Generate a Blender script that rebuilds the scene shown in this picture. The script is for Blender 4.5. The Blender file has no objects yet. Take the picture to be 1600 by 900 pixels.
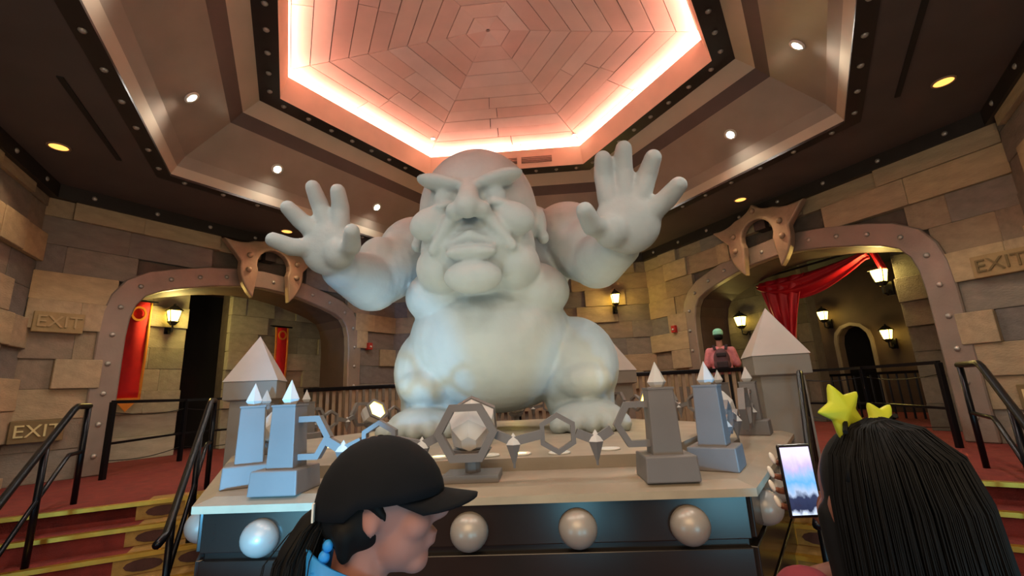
import bpy, bmesh, math, random
from mathutils import Vector, Matrix, Euler
random.seed(7)
sc = bpy.context.scene
C = sc.collection
PI = math.pi

# ------------------------------------------------------------------ camera
def cam_axes(yaw, p, ro):
    cy, sy, cp, sp = math.cos(yaw), math.sin(yaw), math.cos(p), math.sin(p)
    f = Vector((sy * cp, cy * cp, sp)); r0 = Vector((cy, -sy, 0)); u0 = r0.cross(f)
    return r0 * math.cos(ro) + u0 * math.sin(ro), u0 * math.cos(ro) - r0 * math.sin(ro), f
r_, u_, f_ = cam_axes(-.06, .225, -.047)
cd = bpy.data.cameras.new('camera'); cam = bpy.data.objects.new('camera', cd); C.objects.link(cam)
cam.matrix_world = Matrix(((r_.x, u_.x, -f_.x, .468), (r_.y, u_.y, -f_.y, -5.096), (r_.z, u_.z, -f_.z, 1.62), (0, 0, 0, 1)))
cd.sensor_width = 36; cd.lens = 699 / 1600 * 36; cd.clip_start = .02; cd.clip_end = 100
sc.camera = cam

# ------------------------------------------------------------------ light and exposure
sc.view_settings.view_transform = 'Standard'; sc.view_settings.look = 'None'
sc.view_settings.gamma = 1; sc.view_settings.exposure = 0.80; sc.view_settings.use_curve_mapping = False
w = bpy.data.worlds.new('world'); sc.world = w; w.use_nodes = True
w.node_tree.nodes['Background'].inputs[0].default_value = (1.0, .80, .60, 1)
w.node_tree.nodes['Background'].inputs[1].default_value = .31

def light(name, kind, loc, energy, col, aim=None, **kw):
    d = bpy.data.lights.new(name, kind); d.energy = energy; d.color = col
    for k, v in kw.items(): setattr(d, k, v)
    o = bpy.data.objects.new(name, d); C.objects.link(o); o.location = loc
    if aim is not None: o.rotation_euler = (Vector(aim) - Vector(loc)).to_track_quat('-Z', 'Y').to_euler()
    return o
WARM = (1, .72, .42); WHITE = (1, .95, .86); COOL = (.80, .93, 1.0); BLUE = (.12, .55, 1.0)
# entrance hall lamps behind the camera: two cool stage lamps on the statue, a warm wash, two blue effect lamps
light('stage_lamp', 'SPOT', (-2.6, -5.6, 4.3), 120, (.62, .86, 1.0), (-.2, .2, 2.9), spot_size=.80, spot_blend=.6, shadow_soft_size=.25)
light('stage_lamp', 'SPOT', (3.0, -5.6, 4.3), 34, (.85, .95, 1.0), (.2, .2, 2.8), spot_size=.80, spot_blend=.6, shadow_soft_size=.25)
light('hall_lamp', 'AREA', (0, -6.2, 4.0), 70, WARM, (0, -1, 1.6), size=3.0)
light('blue_effect_lamp', 'SPOT', (-.80, -5.0, .85), 420, BLUE, (-1.20, -2.3, 1.38), spot_size=.56, spot_blend=.45, shadow_soft_size=.06)
light('blue_effect_lamp', 'SPOT', (2.5, -4.9, .85), 190, BLUE, (1.62, -2.05, 1.38), spot_size=.30, spot_blend=.6, shadow_soft_size=.06)
for bx in (-2.4, .95, 2.5):
    light('blue_effect_lamp', 'AREA', (bx, -5.6, .40), 9, (.25, .75, 1.0), (bx * .6, -2.5, .8), size=.7)

# ------------------------------------------------------------------ materials
def lin(h):
    h = h.lstrip('#'); o = []
    for i in (0, 2, 4):
        c = int(h[i:i+2], 16) / 255
        o.append(c / 12.92 if c <= .04045 else ((c + .055) / 1.055) ** 2.4)
    return tuple(o) + (1,)
MATS = {}
def mat(name, hexc, rough=.6, metal=0., noise=.12, scale=6., bump=0., bscale=40., emit=0., emitc=None, objcol=False, trans=0., spec=.5, alpha=1.):
    m = bpy.data.materials.new(name); m.use_nodes = True; nt = m.node_tree; b = nt.nodes['Principled BSDF']
    b.inputs['Roughness'].default_value = rough; b.inputs['Metallic'].default_value = metal
    b.inputs['Specular IOR Level'].default_value = spec
    col = lin(hexc)
    tc = nt.nodes.new('ShaderNodeTexCoord')
    if noise > 0 or objcol:
        n = nt.nodes.new('ShaderNodeTexNoise'); n.inputs['Scale'].default_value = scale; n.inputs['Detail'].default_value = 5
        nt.links.new(tc.outputs['Object'], n.inputs['Vector'])
        mr = nt.nodes.new('ShaderNodeMapRange'); mr.inputs[1].default_value = .3; mr.inputs[2].default_value = .7
        mr.inputs[3].default_value = 1 - noise; mr.inputs[4].default_value = 1 + noise
        nt.links.new(n.outputs['Fac'], mr.inputs[0])
        hs = nt.nodes.new('ShaderNodeVectorMath'); hs.operation = 'SCALE'
        if objcol:
            oi = nt.nodes.new('ShaderNodeObjectInfo'); nt.links.new(oi.outputs['Color'], hs.inputs[0])
        else: hs.inputs[0].default_value = col[:3]
        nt.links.new(mr.outputs[0], hs.inputs['Scale']); nt.links.new(hs.outputs[0], b.inputs['Base Color'])
    else: b.inputs['Base Color'].default_value = col
    if bump > 0:
        n2 = nt.nodes.new('ShaderNodeTexNoise'); n2.inputs['Scale'].default_value = bscale; n2.inputs['Detail'].default_value = 6
        nt.links.new(tc.outputs['Object'], n2.inputs['Vector'])
        bp = nt.nodes.new('ShaderNodeBump'); bp.inputs['Strength'].default_value = bump; bp.inputs['Distance'].default_value = .02
        nt.links.new(n2.outputs['Fac'], bp.inputs['Height']); nt.links.new(bp.outputs[0], b.inputs['Normal'])
    if emit > 0:
        b.inputs['Emission Color'].default_value = lin(emitc or hexc); b.inputs['Emission Strength'].default_value = emit
    if trans: b.inputs['Transmission Weight'].default_value = trans
    MATS[name] = m; return m
mat('statue_stone', '#9ea3a1', .85, 0, .06, 3, .25, 14)
mat('block', '#ffffff', .9, 0, .14, 5, .35, 25, objcol=True)
mat('mortar', '#5d5146', .95, 0, .15, 8, .2, 30)
mat('arch_iron', '#8e7d71', .48, .25, .10, 4, .12, 30)
mat('reveal', '#4f3c33', .7, 0, .15, 3, .1, 20)
mat('beam', '#2f2723', .45, .2, .12, 4)
mat('soffit', '#584c46', .6, 0, .10, 2)
mat('coffer', '#978a7c', .35, .1, .10, 2)
mat('coffer_light', '#c0b29d', .4, .1, .06, 2)
mat('rivet', '#b0a79d', .35, .5, .05)
mat('plank', '#ffffff', .75, 0, .05, 3, objcol=True)
mat('cove', '#e0c6b2', .8, 0, .05, 3)
mat('cove_led', '#ffd0bc', emit=66, emitc='#ffb8a2', noise=0)
mat('black_metal', '#16151a', .28, .5, .1, 5)
mat('gold', '#c79a3c', .32, .75, .12, 12)
mat('carpet', '#74241a', .95, 0, .22, 9, .4, 160)
mat('carpet_gold', '#9a7438', .9, 0, .18, 14, .3, 160)
mat('carpet_dark', '#4a2a22', .95, 0, .2, 14, .3, 160)
mat('plinth_top', '#9a8b78', .6, 0, .12, 3, .1, 20)
mat('plinth_lip', '#b39f83', .6, 0, .12, 5, .1, 25)
mat('plinth_front', '#2e2621', .22, .3, .12, 3)
mat('ball', '#a99c90', .35, .2, .06, 3)
mat('grey_paint', '#77706d', .55, .05, .07, 4)
mat('tip_white', '#c9c4bf', .6, 0, .05, 4)
mat('tower', '#8c8278', .6, 0, .07, 3)
mat('tower_cap', '#b3a69e', .55, 0, .06, 3)
mat('ornament', '#a3876f', .5, .2, .14, 5, .2, 20)
mat('lens_white', '#fff6e2', emit=30, emitc='#fff1d2', noise=0)
mat('lens_warm', '#ffb45a', emit=1.4, emitc='#f2a44e', noise=0)
mat('lens_yellow', '#fff0a0', emit=5, emitc='#ffe066', noise=0)
mat('lamp_glass', '#ffe680', emit=7, emitc='#ffd95e', noise=0)
mat('banner_red', '#d3181c', .8, 0, .1, 6)
mat('banner_gold', '#e8902c', .6, .1, .1, 8)
mat('curtain', '#b0091c', .55, 0, .10, 4)
mat('alarm_red', '#b02a24', .4, 0, .05)
mat('dark', '#171311', .8, 0, .15, 3)
mat('grille', '#8e7a70', .6, .2, .05)
mat('slot', '#171412', .6, 0, .05)
mat('skin', '#9e6c60', .6, 0, .06, 8, spec=.3)
mat('skin_dark', '#7d5040', .6, 0, .06, 8, spec=.3)
mat('hair', '#0b0807', .7, 0, .3, 30, spec=.2)
mat('cap_black', '#0c0c10', .85, 0, .1, 30, spec=.2)
mat('lanyard_blue', '#1f86d6', .6, 0, .1, 20)
mat('shirt_teal', '#2d6c84', .8, 0, .12, 10)
mat('shirt_red', '#701624', .8, 0, .12, 10)
mat('strap_grey', '#6a5f58', .8, 0, .1, 10)
mat('trousers', '#22242c', .85, 0, .1, 10)
mat('star_yellow', '#b3b824', .6, 0, .08, 8)
mat('nail', '#e9e2dc', .25, 0, .02)
mat('phone_black', '#141218', .25, .2, .05)
mat('cap_mint', '#8fd8bf', .8, 0, .08, 20)
mat('shirt_pink', '#d07f85', .85, 0, .16, 18)
mat('backpack', '#5a3a40', .8, 0, .12, 14)
mat('backpack_dark', '#2c1f24', .8, 0, .12, 14)
mat('white_trim', '#d9d4cb', .5, 0, .03)
mat('eye', '#1a1412', .2, 0, 0)
# phone screen: a lilac to blue to navy picture in the phone's own coordinates
def screen_mat():
    m = bpy.data.materials.new('phone_screen'); m.use_nodes = True; nt = m.node_tree; b = nt.nodes['Principled BSDF']
    tc = nt.nodes.new('ShaderNodeTexCoord'); sp = nt.nodes.new('ShaderNodeSeparateXYZ'); nt.links.new(tc.outputs['Generated'], sp.inputs[0])
    n = nt.nodes.new('ShaderNodeTexNoise'); n.inputs['Scale'].default_value = 5; nt.links.new(tc.outputs['Generated'], n.inputs['Vector'])
    ad = nt.nodes.new('ShaderNodeMath'); ad.operation = 'MULTIPLY_ADD'; ad.inputs[1].default_value = .25; nt.links.new(n.outputs['Fac'], ad.inputs[0])
    nt.links.new(sp.outputs['Z'], ad.inputs[2])
    cr = nt.nodes.new('ShaderNodeValToRGB'); nt.links.new(ad.outputs[0], cr.inputs[0])
    el = cr.color_ramp.elements; el[0].position = .12; el[0].color = lin('#c9d6ee'); el[1].position = 1.0; el[1].color = lin('#d8cdf0')
    for p, h in ((.2, '#1c2440'), (.36, '#26304e'), (.44, '#9fb2cf'), (.6, '#5a9fe0'), (.7, '#7fa9e6'), (.82, '#b9a9d8')):
        e = el.new(p); e.color = lin(h)
    nt.links.new(cr.outputs[0], b.inputs['Emission Color']); b.inputs['Emission Strength'].default_value = .9
    b.inputs['Base Color'].default_value = (.02, .02, .02, 1); b.inputs['Roughness'].default_value = .15
    MATS['phone_screen'] = m
screen_mat()

# ------------------------------------------------------------------ mesh helpers
I3 = Matrix.Identity(3)
class MB:
    def __init__(s): s.v = []; s.f = []
    def add(s, vs, fs):
        o = len(s.v); s.v += [tuple(p) for p in vs]; s.f += [tuple(i + o for i in q) for q in fs]; return s
    def box(s, c, d, R=None):
        R = R or I3; c = Vector(c); h = Vector(d) / 2
        vs = [c + R @ Vector((x * h.x, y * h.y, z * h.z)) for x in (-1, 1) for y in (-1, 1) for z in (-1, 1)]
        return s.add(vs, [(0, 1, 3, 2), (4, 6, 7, 5), (0, 4, 5, 1), (2, 3, 7, 6), (0, 2, 6, 4), (1, 5, 7, 3)])
    def frustum(s, c, a, b, h, R=None, n=4, rot=PI / 4):     # n-gon base half width a at c, top half width b
        R = R or I3; c = Vector(c); k = 1 / math.cos(PI / n); vs = []
        for rr, z in ((a, 0), (b, h)):
            vs += [c + R @ Vector((rr * k * math.cos(rot + 2 * PI * i / n), rr * k * math.sin(rot + 2 * PI * i / n), z)) for i in range(n)]
        return s.add(vs, [(i, (i + 1) % n, n + (i + 1) % n, n + i) for i in range(n)] + [tuple(range(n))[::-1], tuple(range(n, 2 * n))])
    def cone(s, c, a, h, R=None, n=4, rot=PI / 4):
        R = R or I3; c = Vector(c); k = 1 / math.cos(PI / n)
        vs = [c + R @ Vector((a * k * math.cos(rot + 2 * PI * i / n), a * k * math.sin(rot + 2 * PI * i / n), 0)) for i in range(n)] + [c + R @ Vector((0, 0, h))]
        return s.add(vs, [(i, (i + 1) % n, n) for i in range(n)] + [tuple(range(n))[::-1]])
    def prism(s, poly, fr, d0, d1):                           # poly in (a,b), fr(a,b,d)->point
        n = len(poly); vs = [fr(a, b, d0) for a, b in poly] + [fr(a, b, d1) for a, b in poly]
        return s.add(vs, [tuple(range(n))[::-1], tuple(range(n, 2 * n))] + [(i, (i + 1) % n, n + (i + 1) % n, n + i) for i in range(n)])
    def strip(s, A, B, fr, d0, d1):                           # band between two open contours, with depth
        n = len(A); vs = [fr(*p, d0) for p in A] + [fr(*p, d0) for p in B] + [fr(*p, d1) for p in A] + [fr(*p, d1) for p in B]; fs = []
        for i in range(n - 1):
            a, b = i, i + 1
            fs += [(a, b, n + b, n + a), (2 * n + a, 3 * n + a, 3 * n + b, 2 * n + b), (a, 2 * n + a, 2 * n + b, b), (n + a, n + b, 3 * n + b, 3 * n + a)]
        fs += [(0, n, 3 * n, 2 * n), (n - 1, 3 * n - 1, 4 * n - 1, 2 * n - 1)]
        fs[-1] = (n - 1, 3 * n - 1, 4 * n - 1, 2 * n - 1)
        return s.add(vs, fs)
    def tube(s, pts, r, n=8, r2=None):
        pts = [Vector(p) for p in pts]; m = len(pts); vs = []; fs = []
        rs = r if isinstance(r, (list, tuple)) else [r + ((r2 if r2 is not None else r) - r) * i / max(1, m - 1) for i in range(m)]
        up = None
        for i, p in enumerate(pts):
            t = (pts[min(i + 1, m - 1)] - pts[max(i - 1, 0)]).normalized()
            if up is None: up = t.orthogonal().normalized()
            up = (up - t * up.dot(t)).normalized(); sd = t.cross(up)
            vs += [p + (up * math.cos(2 * PI * k / n) + sd * math.sin(2 * PI * k / n)) * rs[i] for k in range(n)]
        for i in range(m - 1):
            for k in range(n):
                fs.append((i * n + k, i * n + (k + 1) % n, (i + 1) * n + (k + 1) % n, (i + 1) * n + k))
        fs += [tuple(range(n))[::-1], tuple(range((m - 1) * n, m * n))]
        return s.add(vs, fs)
    def bar(s, a, b, wd, ht, up=(0, 0, 1)):                   # rectangular bar a->b
        a = Vector(a); b = Vector(b); x = (b - a).normalized(); y = Vector(up).cross(x)
        y = y.normalized() if y.length > 1e-5 else x.orthogonal().normalized(); z = x.cross(y)
        R = Matrix((x, y, z)).transposed(); return s.box((a + b) / 2, ((b - a).length, wd, ht), R)
    def lathe(s, prof, c=(0, 0, 0), n=16, R=None):
        R = R or I3; c = Vector(c); vs = []; fs = []; m = len(prof)
        for r, z in prof: vs += [c + R @ Vector((r * math.cos(2 * PI * k / n), r * math.sin(2 * PI * k / n), z)) for k in range(n)]
        for i in range(m - 1):
            for k in range(n): fs.append((i * n + k, i * n + (k + 1) % n, (i + 1) * n + (k + 1) % n, (i + 1) * n + k))
        fs += [tuple(range(n))[::-1], tuple(range((m - 1) * n, m * n))]
        return s.add(vs, fs)
    def ball(s, c, r, nu=16, nv=10, R=None):
        R = R or I3; c = Vector(c); r = Vector((r, r, r)) if isinstance(r, (int, float)) else Vector(r); vs = [c + R @ Vector((0, 0, -r.z))]; fs = []
        for j in range(1, nv):
            a = -PI / 2 + PI * j / nv
            vs += [c + R @ Vector((r.x * math.cos(a) * math.cos(2 * PI * k / nu), r.y * math.cos(a) * math.sin(2 * PI * k / nu), r.z * math.sin(a))) for k in range(nu)]
        vs.append(c + R @ Vector((0, 0, r.z))); T = len(vs) - 1
        for k in range(nu): fs.append((0, 1 + (k + 1) % nu, 1 + k)); fs.append((T, T - nu + k, T - nu + (k + 1) % nu))
        for j in range(nv - 2):
            for k in range(nu):
                a = 1 + j * nu; fs.append((a + k, a + (k + 1) % nu, a + nu + (k + 1) % nu, a + nu + k))
        return s.add(vs, fs)
    def cap(s, a, b, ra, rb, n=5):                            # capsule from balls (for remeshing)
        a = Vector(a); b = Vector(b); k = max(2, int((b - a).length / (min(ra, rb) * .35)) + 1)
        for i in range(k + 1):
            t = i / k; s.ball(a.lerp(b, t), ra + (rb - ra) * t, 14, 9)
        return s
    def mesh(s, name, m=None, smooth=False):
        me = bpy.data.meshes.new(name); me.from_pydata(s.v, [], s.f); me.validate()
        bm = bmesh.new(); bm.from_mesh(me); bmesh.ops.recalc_face_normals(bm, faces=bm.faces); bm.to_mesh(me); bm.free()
        if smooth: me.polygons.foreach_set('use_smooth', [True] * len(me.polygons))
        if m: me.materials.append(MATS[m])
        return me
def link(name, me, parent=None, loc=None, rot=None, scale=None, color=None, world=False):
    o = bpy.data.objects.new(name, me); C.objects.link(o)
    if parent is not None:
        o.parent = parent
        if world: o.matrix_parent_inverse = parent['_m'] if False else PM[parent.name].inverted()
    if loc is not None: o.location = loc
    if rot is not None: o.rotation_euler = rot
    if scale is not None: o.scale = scale
    if color is not None: o.color = color
    return o
PM = {}
def tag(o, label=None, cat=None, group=None, kind=None):
    for k, v in (('label', label), ('category', cat), ('group', group), ('kind', kind)):
        if v: o[k] = v
    return o
def thing(name, label, cat, loc=(0, 0, 0), rz=0., group=None):
    o = bpy.data.objects.new(name, None); C.objects.link(o); o.location = loc; o.rotation_euler = (0, 0, rz); o.empty_display_size = .1
    PM[o.name] = Matrix.Translation(loc) @ Matrix.Rotation(rz, 4, 'Z')
    return tag(o, label, cat, group)
def part(name, mb, m, parent=None, smooth=False, world=True, bevel=0., seg=2):
    """one mesh object; geometry in world coordinates unless world=False (then in the parent's)"""
    o = link(name, mb.mesh(name, m, smooth), parent, world=(world and parent is not None and parent.name in PM))
    if bevel:
        b = o.modifiers.new('bevel', 'BEVEL'); b.width = bevel; b.segments = seg; b.limit_method = 'ANGLE'; b.angle_limit = .6
    return o
def solid(name, mb, m, label, cat, group=None, smooth=False, bevel=0.):
    return tag(part(name, mb, m, None, smooth, bevel=bevel), label, cat, group)
def struct(name, mb, m, label=None, smooth=False):
    o = part(name, mb, m, None, smooth); o['kind'] = 'structure'; PM[o.name] = Matrix.Identity(4)
    if label: o['label'] = label
    return o
def blob(name, mb, m, parent, voxel=.03, it=6, fac=.5, floor_z=None, post=None, world=True):
    me = mb.mesh('tmp'); o = bpy.data.objects.new('tmp', me); C.objects.link(o)
    r = o.modifiers.new('r', 'REMESH'); r.mode = 'VOXEL'; r.voxel_size = voxel
    if it:
        s = o.modifiers.new('s', 'SMOOTH'); s.iterations = it; s.factor = fac
    dg = bpy.context.evaluated_depsgraph_get(); dg.update()
    me2 = bpy.data.meshes.new_from_object(o.evaluated_get(dg), depsgraph=dg)
    bpy.data.objects.remove(o); bpy.data.meshes.remove(me); me2.name = name
    if floor_z is not None:
        for v in me2.vertices:
            if v.co.z < floor_z: v.co.z = floor_z
    if post:
        for v in me2.vertices: v.co = post(v.co)
    me2.materials.clear(); me2.materials.append(MATS[m])
    me2.polygons.foreach_set('use_smooth', [True] * len(me2.polygons))
    return link(name, me2, parent, world=(world and parent is not None))

# ------------------------------------------------------------------ the hexagonal room
AP = 5.2; UF = .78; SOF = 4.59
def rotz(a): return Matrix.Rotation(a, 3, 'Z')
SIDES = {'left_back': 150, 'back': 90, 'right_back': 30, 'left_front': 210, 'right_front': 330}
def wfr(side, ap=AP):
    """frame of a wall: a along it (to the right seen from the room's middle), b up, d outward"""
    th = math.radians(SIDES[side]); n = Vector((math.cos(th), math.sin(th), 0)); t = Vector((n.y, -n.x, 0))
    return lambda a, b, d=0: n * (ap + d) + t * a + Vector((0, 0, b))
def wrot(side):
    th = math.radians(SIDES[side]); return th - PI / 2      # local x along wall, local y outward
def hexv(R, k, z=0): a = math.radians(60 * k); return Vector((R * math.cos(a), R * math.sin(a), z))

# floors
E_ = Vector((.866025, .5, 0)); C_ = Vector((-.5, .866025, 0))
def stair_pt(e, c, z, mx=1):
    p = E_ * e + C_ * c; return Vector((p.x * mx, p.y, z))
mb = MB(); mb.box((0, -3, -.05), (26, 20, .1)); struct('floor', mb, 'carpet', 'dark red carpet of the lower hall floor')
poly = [stair_pt(-5.2, .84, 0), stair_pt(-2.3, .84, 0), stair_pt(-2.3, .84, 0, -1), stair_pt(-5.2, .84, 0, -1), Vector((11, -1.8, 0)), Vector((11, 13, 0)), Vector((-11, 13, 0)), Vector((-11, -1.8, 0))]
mb = MB(); mb.prism([(p.x, p.y) for p in poly], lambda a, b, d: (a, b, d), UF - .12, UF)
struct('floor_upper', mb, 'carpet', 'red carpet of the raised gallery floor in front of the arches')

# stone walls
HALF_O = [(.78, 2.15), (2.6, 2.15), (2.95, 2.13), (3.2, 2.07), (3.43, 1.93), (3.60, 1.68), (3.71, 1.36), (3.83, .9), (3.90, .45), (3.93, 0)]
HALF_I = [(.78, 1.84), (2.6, 1.84), (2.88, 1.82), (3.08, 1.77), (3.23, 1.67), (3.33, 1.48), (3.41, 1.24), (3.52, .82), (3.59, .41), (3.62, 0)]
def contour(H, s0): return [(s0 - w_, z) for z, w_ in H] + [(s0 + w_, z) for z, w_ in H[:-1][::-1]]
def halfw(z):
    if z >= HALF_O[-1][0]: return None
    for (z0, w0), (z1, w1) in zip(HALF_O, HALF_O[1:]):
        if z0 <= z <= z1: return w0 + (w1 - w0) * (z - z0) / (z1 - z0)
    return HALF_O[0][1]
BLK = None
def block_mesh():
    bm = bmesh.new(); bmesh.ops.create_cube(bm, size=1); bmesh.ops.bevel(bm, geom=bm.edges, offset=.018, segments=1, affect='EDGES')
    me = bpy.data.meshes.new('block'); bm.to_mesh(me); bm.free(); me.materials.append(MATS['block']); return me
BLK = block_mesh()
TONES = ['#9a8468', '#937f66', '#857361', '#7d7165', '#776c62', '#736b64', '#9f8a6c', '#82776a']
LIGHT = ['#ad9673', '#a69072', '#a38d6f']
def add_block(wall, side, ap, s0, s1, z0, z1, proud, col):
    fr = wfr(side, ap); g = .003; dep = .16 + proud
    p = fr((s0 + s1) / 2, (z0 + z1) / 2, -dep / 2 + .10)
    return link('block', BLK, wall, p, (0, 0, wrot(side)), (s1 - s0 - g, dep, z1 - z0 - g), lin(col))
def stone_rows(wall, side, ap, sa, sb, za, zb, hole=None, rh=.375, seed=1, tones=TONES, lights=LIGHT, pl=.35, dark=1.):
    rnd = random.Random(seed); z = za; row = 0
    while z < zb - .05:
        z1 = min(z + rh, zb); segs = [(sa, sb)]
        if hole: segs = hole(z, z1, sa, sb)
        for a, b in segs:
            s = a; first = True
            while s < b - .02:
                L = rnd.choice([.5, .62, .78, .92, 1.05]) * (.55 if first and row % 2 else 1); first = False
                e = min(s + L, b)
                if b - e < .22: e = b
                lt = rnd.random() < pl
                add_block(wall, side, ap, s, e, z, z1, rnd.uniform(.035, .07) if lt else rnd.uniform(-.012, .012), rnd.choice(lights if lt else tones))
                s = e
        z = z1; row += 1
ARCH_S = {'left_back': -.13, 'right_back': .13}
def arch_hole(s0):
    def h(z0, z1, sa, sb):
        wd = halfw(z0 + .04)
        if wd is None: return [(sa, sb)]
        return [(sa, s0 - wd + .10), (s0 + wd - .10, sb)]
    return h
WL = {}
for side in ('left_back', 'right_back'):
    s0 = ARCH_S[side]; fr = wfr(side)
    inner = [(s0 - HALF_I[0][1] - .05, 0)] + [(s0 - w_ - .05, z + .03) for z, w_ in HALF_I] + [(s0 + w_ + .05, z + .03) for z, w_ in HALF_I[:-1][::-1]] + [(s0 + HALF_I[0][1] + .05, 0)]
    poly = [(-3.0, 0)] + inner + [(3.0, 0), (3.0, 4.75), (-3.0, 4.75)]
    mb = MB(); mb.prism(poly, fr, .02, .30)
    WL[side] = struct('wall_' + side, mb, 'mortar', 'stone block wall with the wide arch on the ' + side.split('_')[0])
    stone_rows(WL[side], side, AP, -2.99, 2.99, UF, 4.45, arch_hole(s0), seed=3 if side == 'left_back' else 8)
mb = MB(); mb.prism([(-3, 0), (3, 0), (3, 4.75), (-3, 4.75)], wfr('back'), .02, .30)
WL['back'] = struct('wall_back', mb, 'mortar', 'stone block wall behind the statue')
stone_rows(WL['back'], 'back', AP, -2.99, 2.99, UF, 4.45, None, seed=5)
for side, a, b in (('left_front', .4, 2.99), ('right_front', -2.99, -.4)):
    mb = MB(); mb.prism([(-3, 0), (3, 0), (3, 4.75), (-3, 4.75)], wfr(side), .02, .30)
    WL[side] = struct('wall_' + side, mb, 'mortar', 'stone block side wall nearest the camera on the ' + side.split('_')[0])
    stone_rows(WL[side], side, AP, a, b, 0.15, 4.45, None, seed=12, tones=TONES[1:6])

# riveted beam along the wall tops
RIV = MB().lathe([(.034, 0), (.030, .012), (.018, .022), (.004, .026)], n=8).mesh('rivet', 'rivet', True)
def rivet(parent, p, n, sc_=1.):
    q = Vector(n).to_track_quat('Z', 'Y'); return link('rivet', RIV, parent, p, q.to_euler(), (sc_,) * 3)
for i, side in enumerate(SIDES):
    fr = wfr(side); mb = MB()
    L = 3.0; k = math.tan(PI / 6) * .16
    vs = [fr(-L, 4.40, 0), fr(L, 4.40, 0), fr(-L + k, 4.40, -.16), fr(L - k, 4.40, -.16), fr(-L, 4.60, 0), fr(L, 4.60, 0), fr(-L + k, 4.60, -.16), fr(L - k, 4.60, -.16)]
    mb.add(vs, [(0, 1, 3, 2), (4, 6, 7, 5), (2, 3, 7, 6), (0, 4, 5, 1), (0, 2, 6, 4), (1, 5, 7, 3)])
    b = struct('trim_%d' % (i + 1), mb, 'beam', 'dark riveted beam along the top of the %s wall' % side.replace('_', ' '))
    nrm = (fr(0, 0, -1) - fr(0, 0, 0))
    for k in range(8): rivet(b, fr(-2.55 + k * .73, 4.50, -.155), nrm)

# ------------------------------------------------------------------ ceiling
mb = MB()
Rw = (AP + .3) / math.cos(PI / 6); RE = 4.29
vs = [hexv(Rw, k, SOF) for k in range(6)] + [hexv(RE, k, SOF) for k in range(6)] + [hexv(Rw, k, SOF + .2) for k in range(6)] + [hexv(RE, k, SOF + .2) for k in range(6)]
fs = []
for k in range(6):
    j = (k + 1) % 6; fs += [(k, j, 6 + j, 6 + k), (12 + k, 18 + k, 18 + j, 12 + j), (k, 12 + k, 12 + j, j), (6 + k, 6 + j, 18 + j, 18 + k)]
mb.add(vs, fs)
CEIL = struct('ceiling', mb, 'soffit', 'dark lower ceiling stepping up to the hexagonal dome')
def ring_panels(name, R0, z0, R1, z1, m, th=.04, gap=.0):
    for k in range(6):
        a0, a1, b0, b1 = hexv(R0, k, z0), hexv(R0, k + 1, z0), hexv(R1, k, z1), hexv(R1, k + 1, z1)
        mid = (a0 + a1 + b0 + b1) / 4; n = (a1 - a0).cross(b0 - a0).normalized()
        if n.z < -.05 or (abs(n.z) <= .05 and n.dot(Vector((mid.x, mid.y, 0))) < 0): n = -n
        vs = [a0, a1, b1, b0] + [p + n * th for p in (a0, a1, b1, b0)]
        part(name, MB().add(vs, [(0, 1, 2, 3), (4, 7, 6, 5), (0, 4, 5, 1), (1, 5, 6, 2), (2, 6, 7, 3), (3, 7, 4, 0)]), m, CEIL)
ring_panels('edge_strip', 4.46, 4.578, 4.27, 4.578, 'beam', .03)
ring_panels('coffer_rim', 4.29, 4.59, 4.20, 4.72, 'coffer_light')
ring_panels('coffer_rim', 4.20, 4.72, 4.10, 4.85, 'coffer')
ring_panels('coffer_panel', 4.10, 4.85, 3.52, 5.30, 'coffer')
ring_panels('coffer_moulding', 3.52, 5.30, 3.36, 5.44, 'soffit')
ring_panels('coffer_face', 3.36, 5.44, 3.14, 5.60, 'coffer_light')
ring_panels('frame_board', 3.14, 5.60, 2.85, 5.60, 'beam')
ring_panels('cove_band', 2.85, 5.60, 2.76, 5.93, 'cove', .03)
ring_panels('cove_ledge', 2.82, 5.89, 3.10, 5.86, 'cove', .02)
for k in range(6):
    for j in range(8):
        p = hexv(2.99, k, 5.60).lerp(hexv(2.99, k + 1, 5.60), (j + .5) / 8); rivet(CEIL, p, (0, 0, -1), 1.05)
    for j in range(9):
        p = hexv(4.37, k, 4.578).lerp(hexv(4.37, k + 1, 4.578), (j + .5) / 9); rivet(CEIL, p, (0, 0, -1), .95)
# dome of concentric planks
NR = 11
def dome(t): return 2.98 * (1 - t) + .02, 6.02 + .36 * t          # radius, height
PT = ['#efd2c6', '#edcdc1', '#f1d6cb', '#edccbf', '#e9c5b9', '#f1d9d0']
rnd = random.Random(4)
for i in range(NR):
    R0, z0 = dome(i / NR); R1, z1 = dome((i + 1) / NR); R1 += .011
    for k in range(6):
        nb = 2 if i < 6 else 1
        cuts = [0] + sorted((j + rnd.uniform(-.25, .25)) / nb for j in range(1, nb)) + [1]
        dz = .012 * ((i + k) % 2)
        for c0, c1 in zip(cuts, cuts[1:]):
            g = .003
            a0 = hexv(R0, k, z0).lerp(hexv(R0, k + 1, z0), c0 + g); a1 = hexv(R0, k, z0).lerp(hexv(R0, k + 1, z0), c1 - g)
            b0 = hexv(R1, k, z1).lerp(hexv(R1, k + 1, z1), c0 + g); b1 = hexv(R1, k, z1).lerp(hexv(R1, k + 1, z1), c1 - g)
            up = Vector((0, 0, .03)); lo = Vector((0, 0, -.004 - rnd.random() * .006))
            vs = [p + lo for p in (a0, a1, b1, b0)] + [p + up for p in (a0, a1, b1, b0)]
            o = part('plank', MB().add(vs, [(0, 1, 2, 3), (4, 7, 6, 5), (0, 4, 5, 1), (1, 5, 6, 2), (2, 6, 7, 3), (3, 7, 4, 0)]), 'plank', CEIL)
            o.color = lin(rnd.choice(PT))
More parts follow.
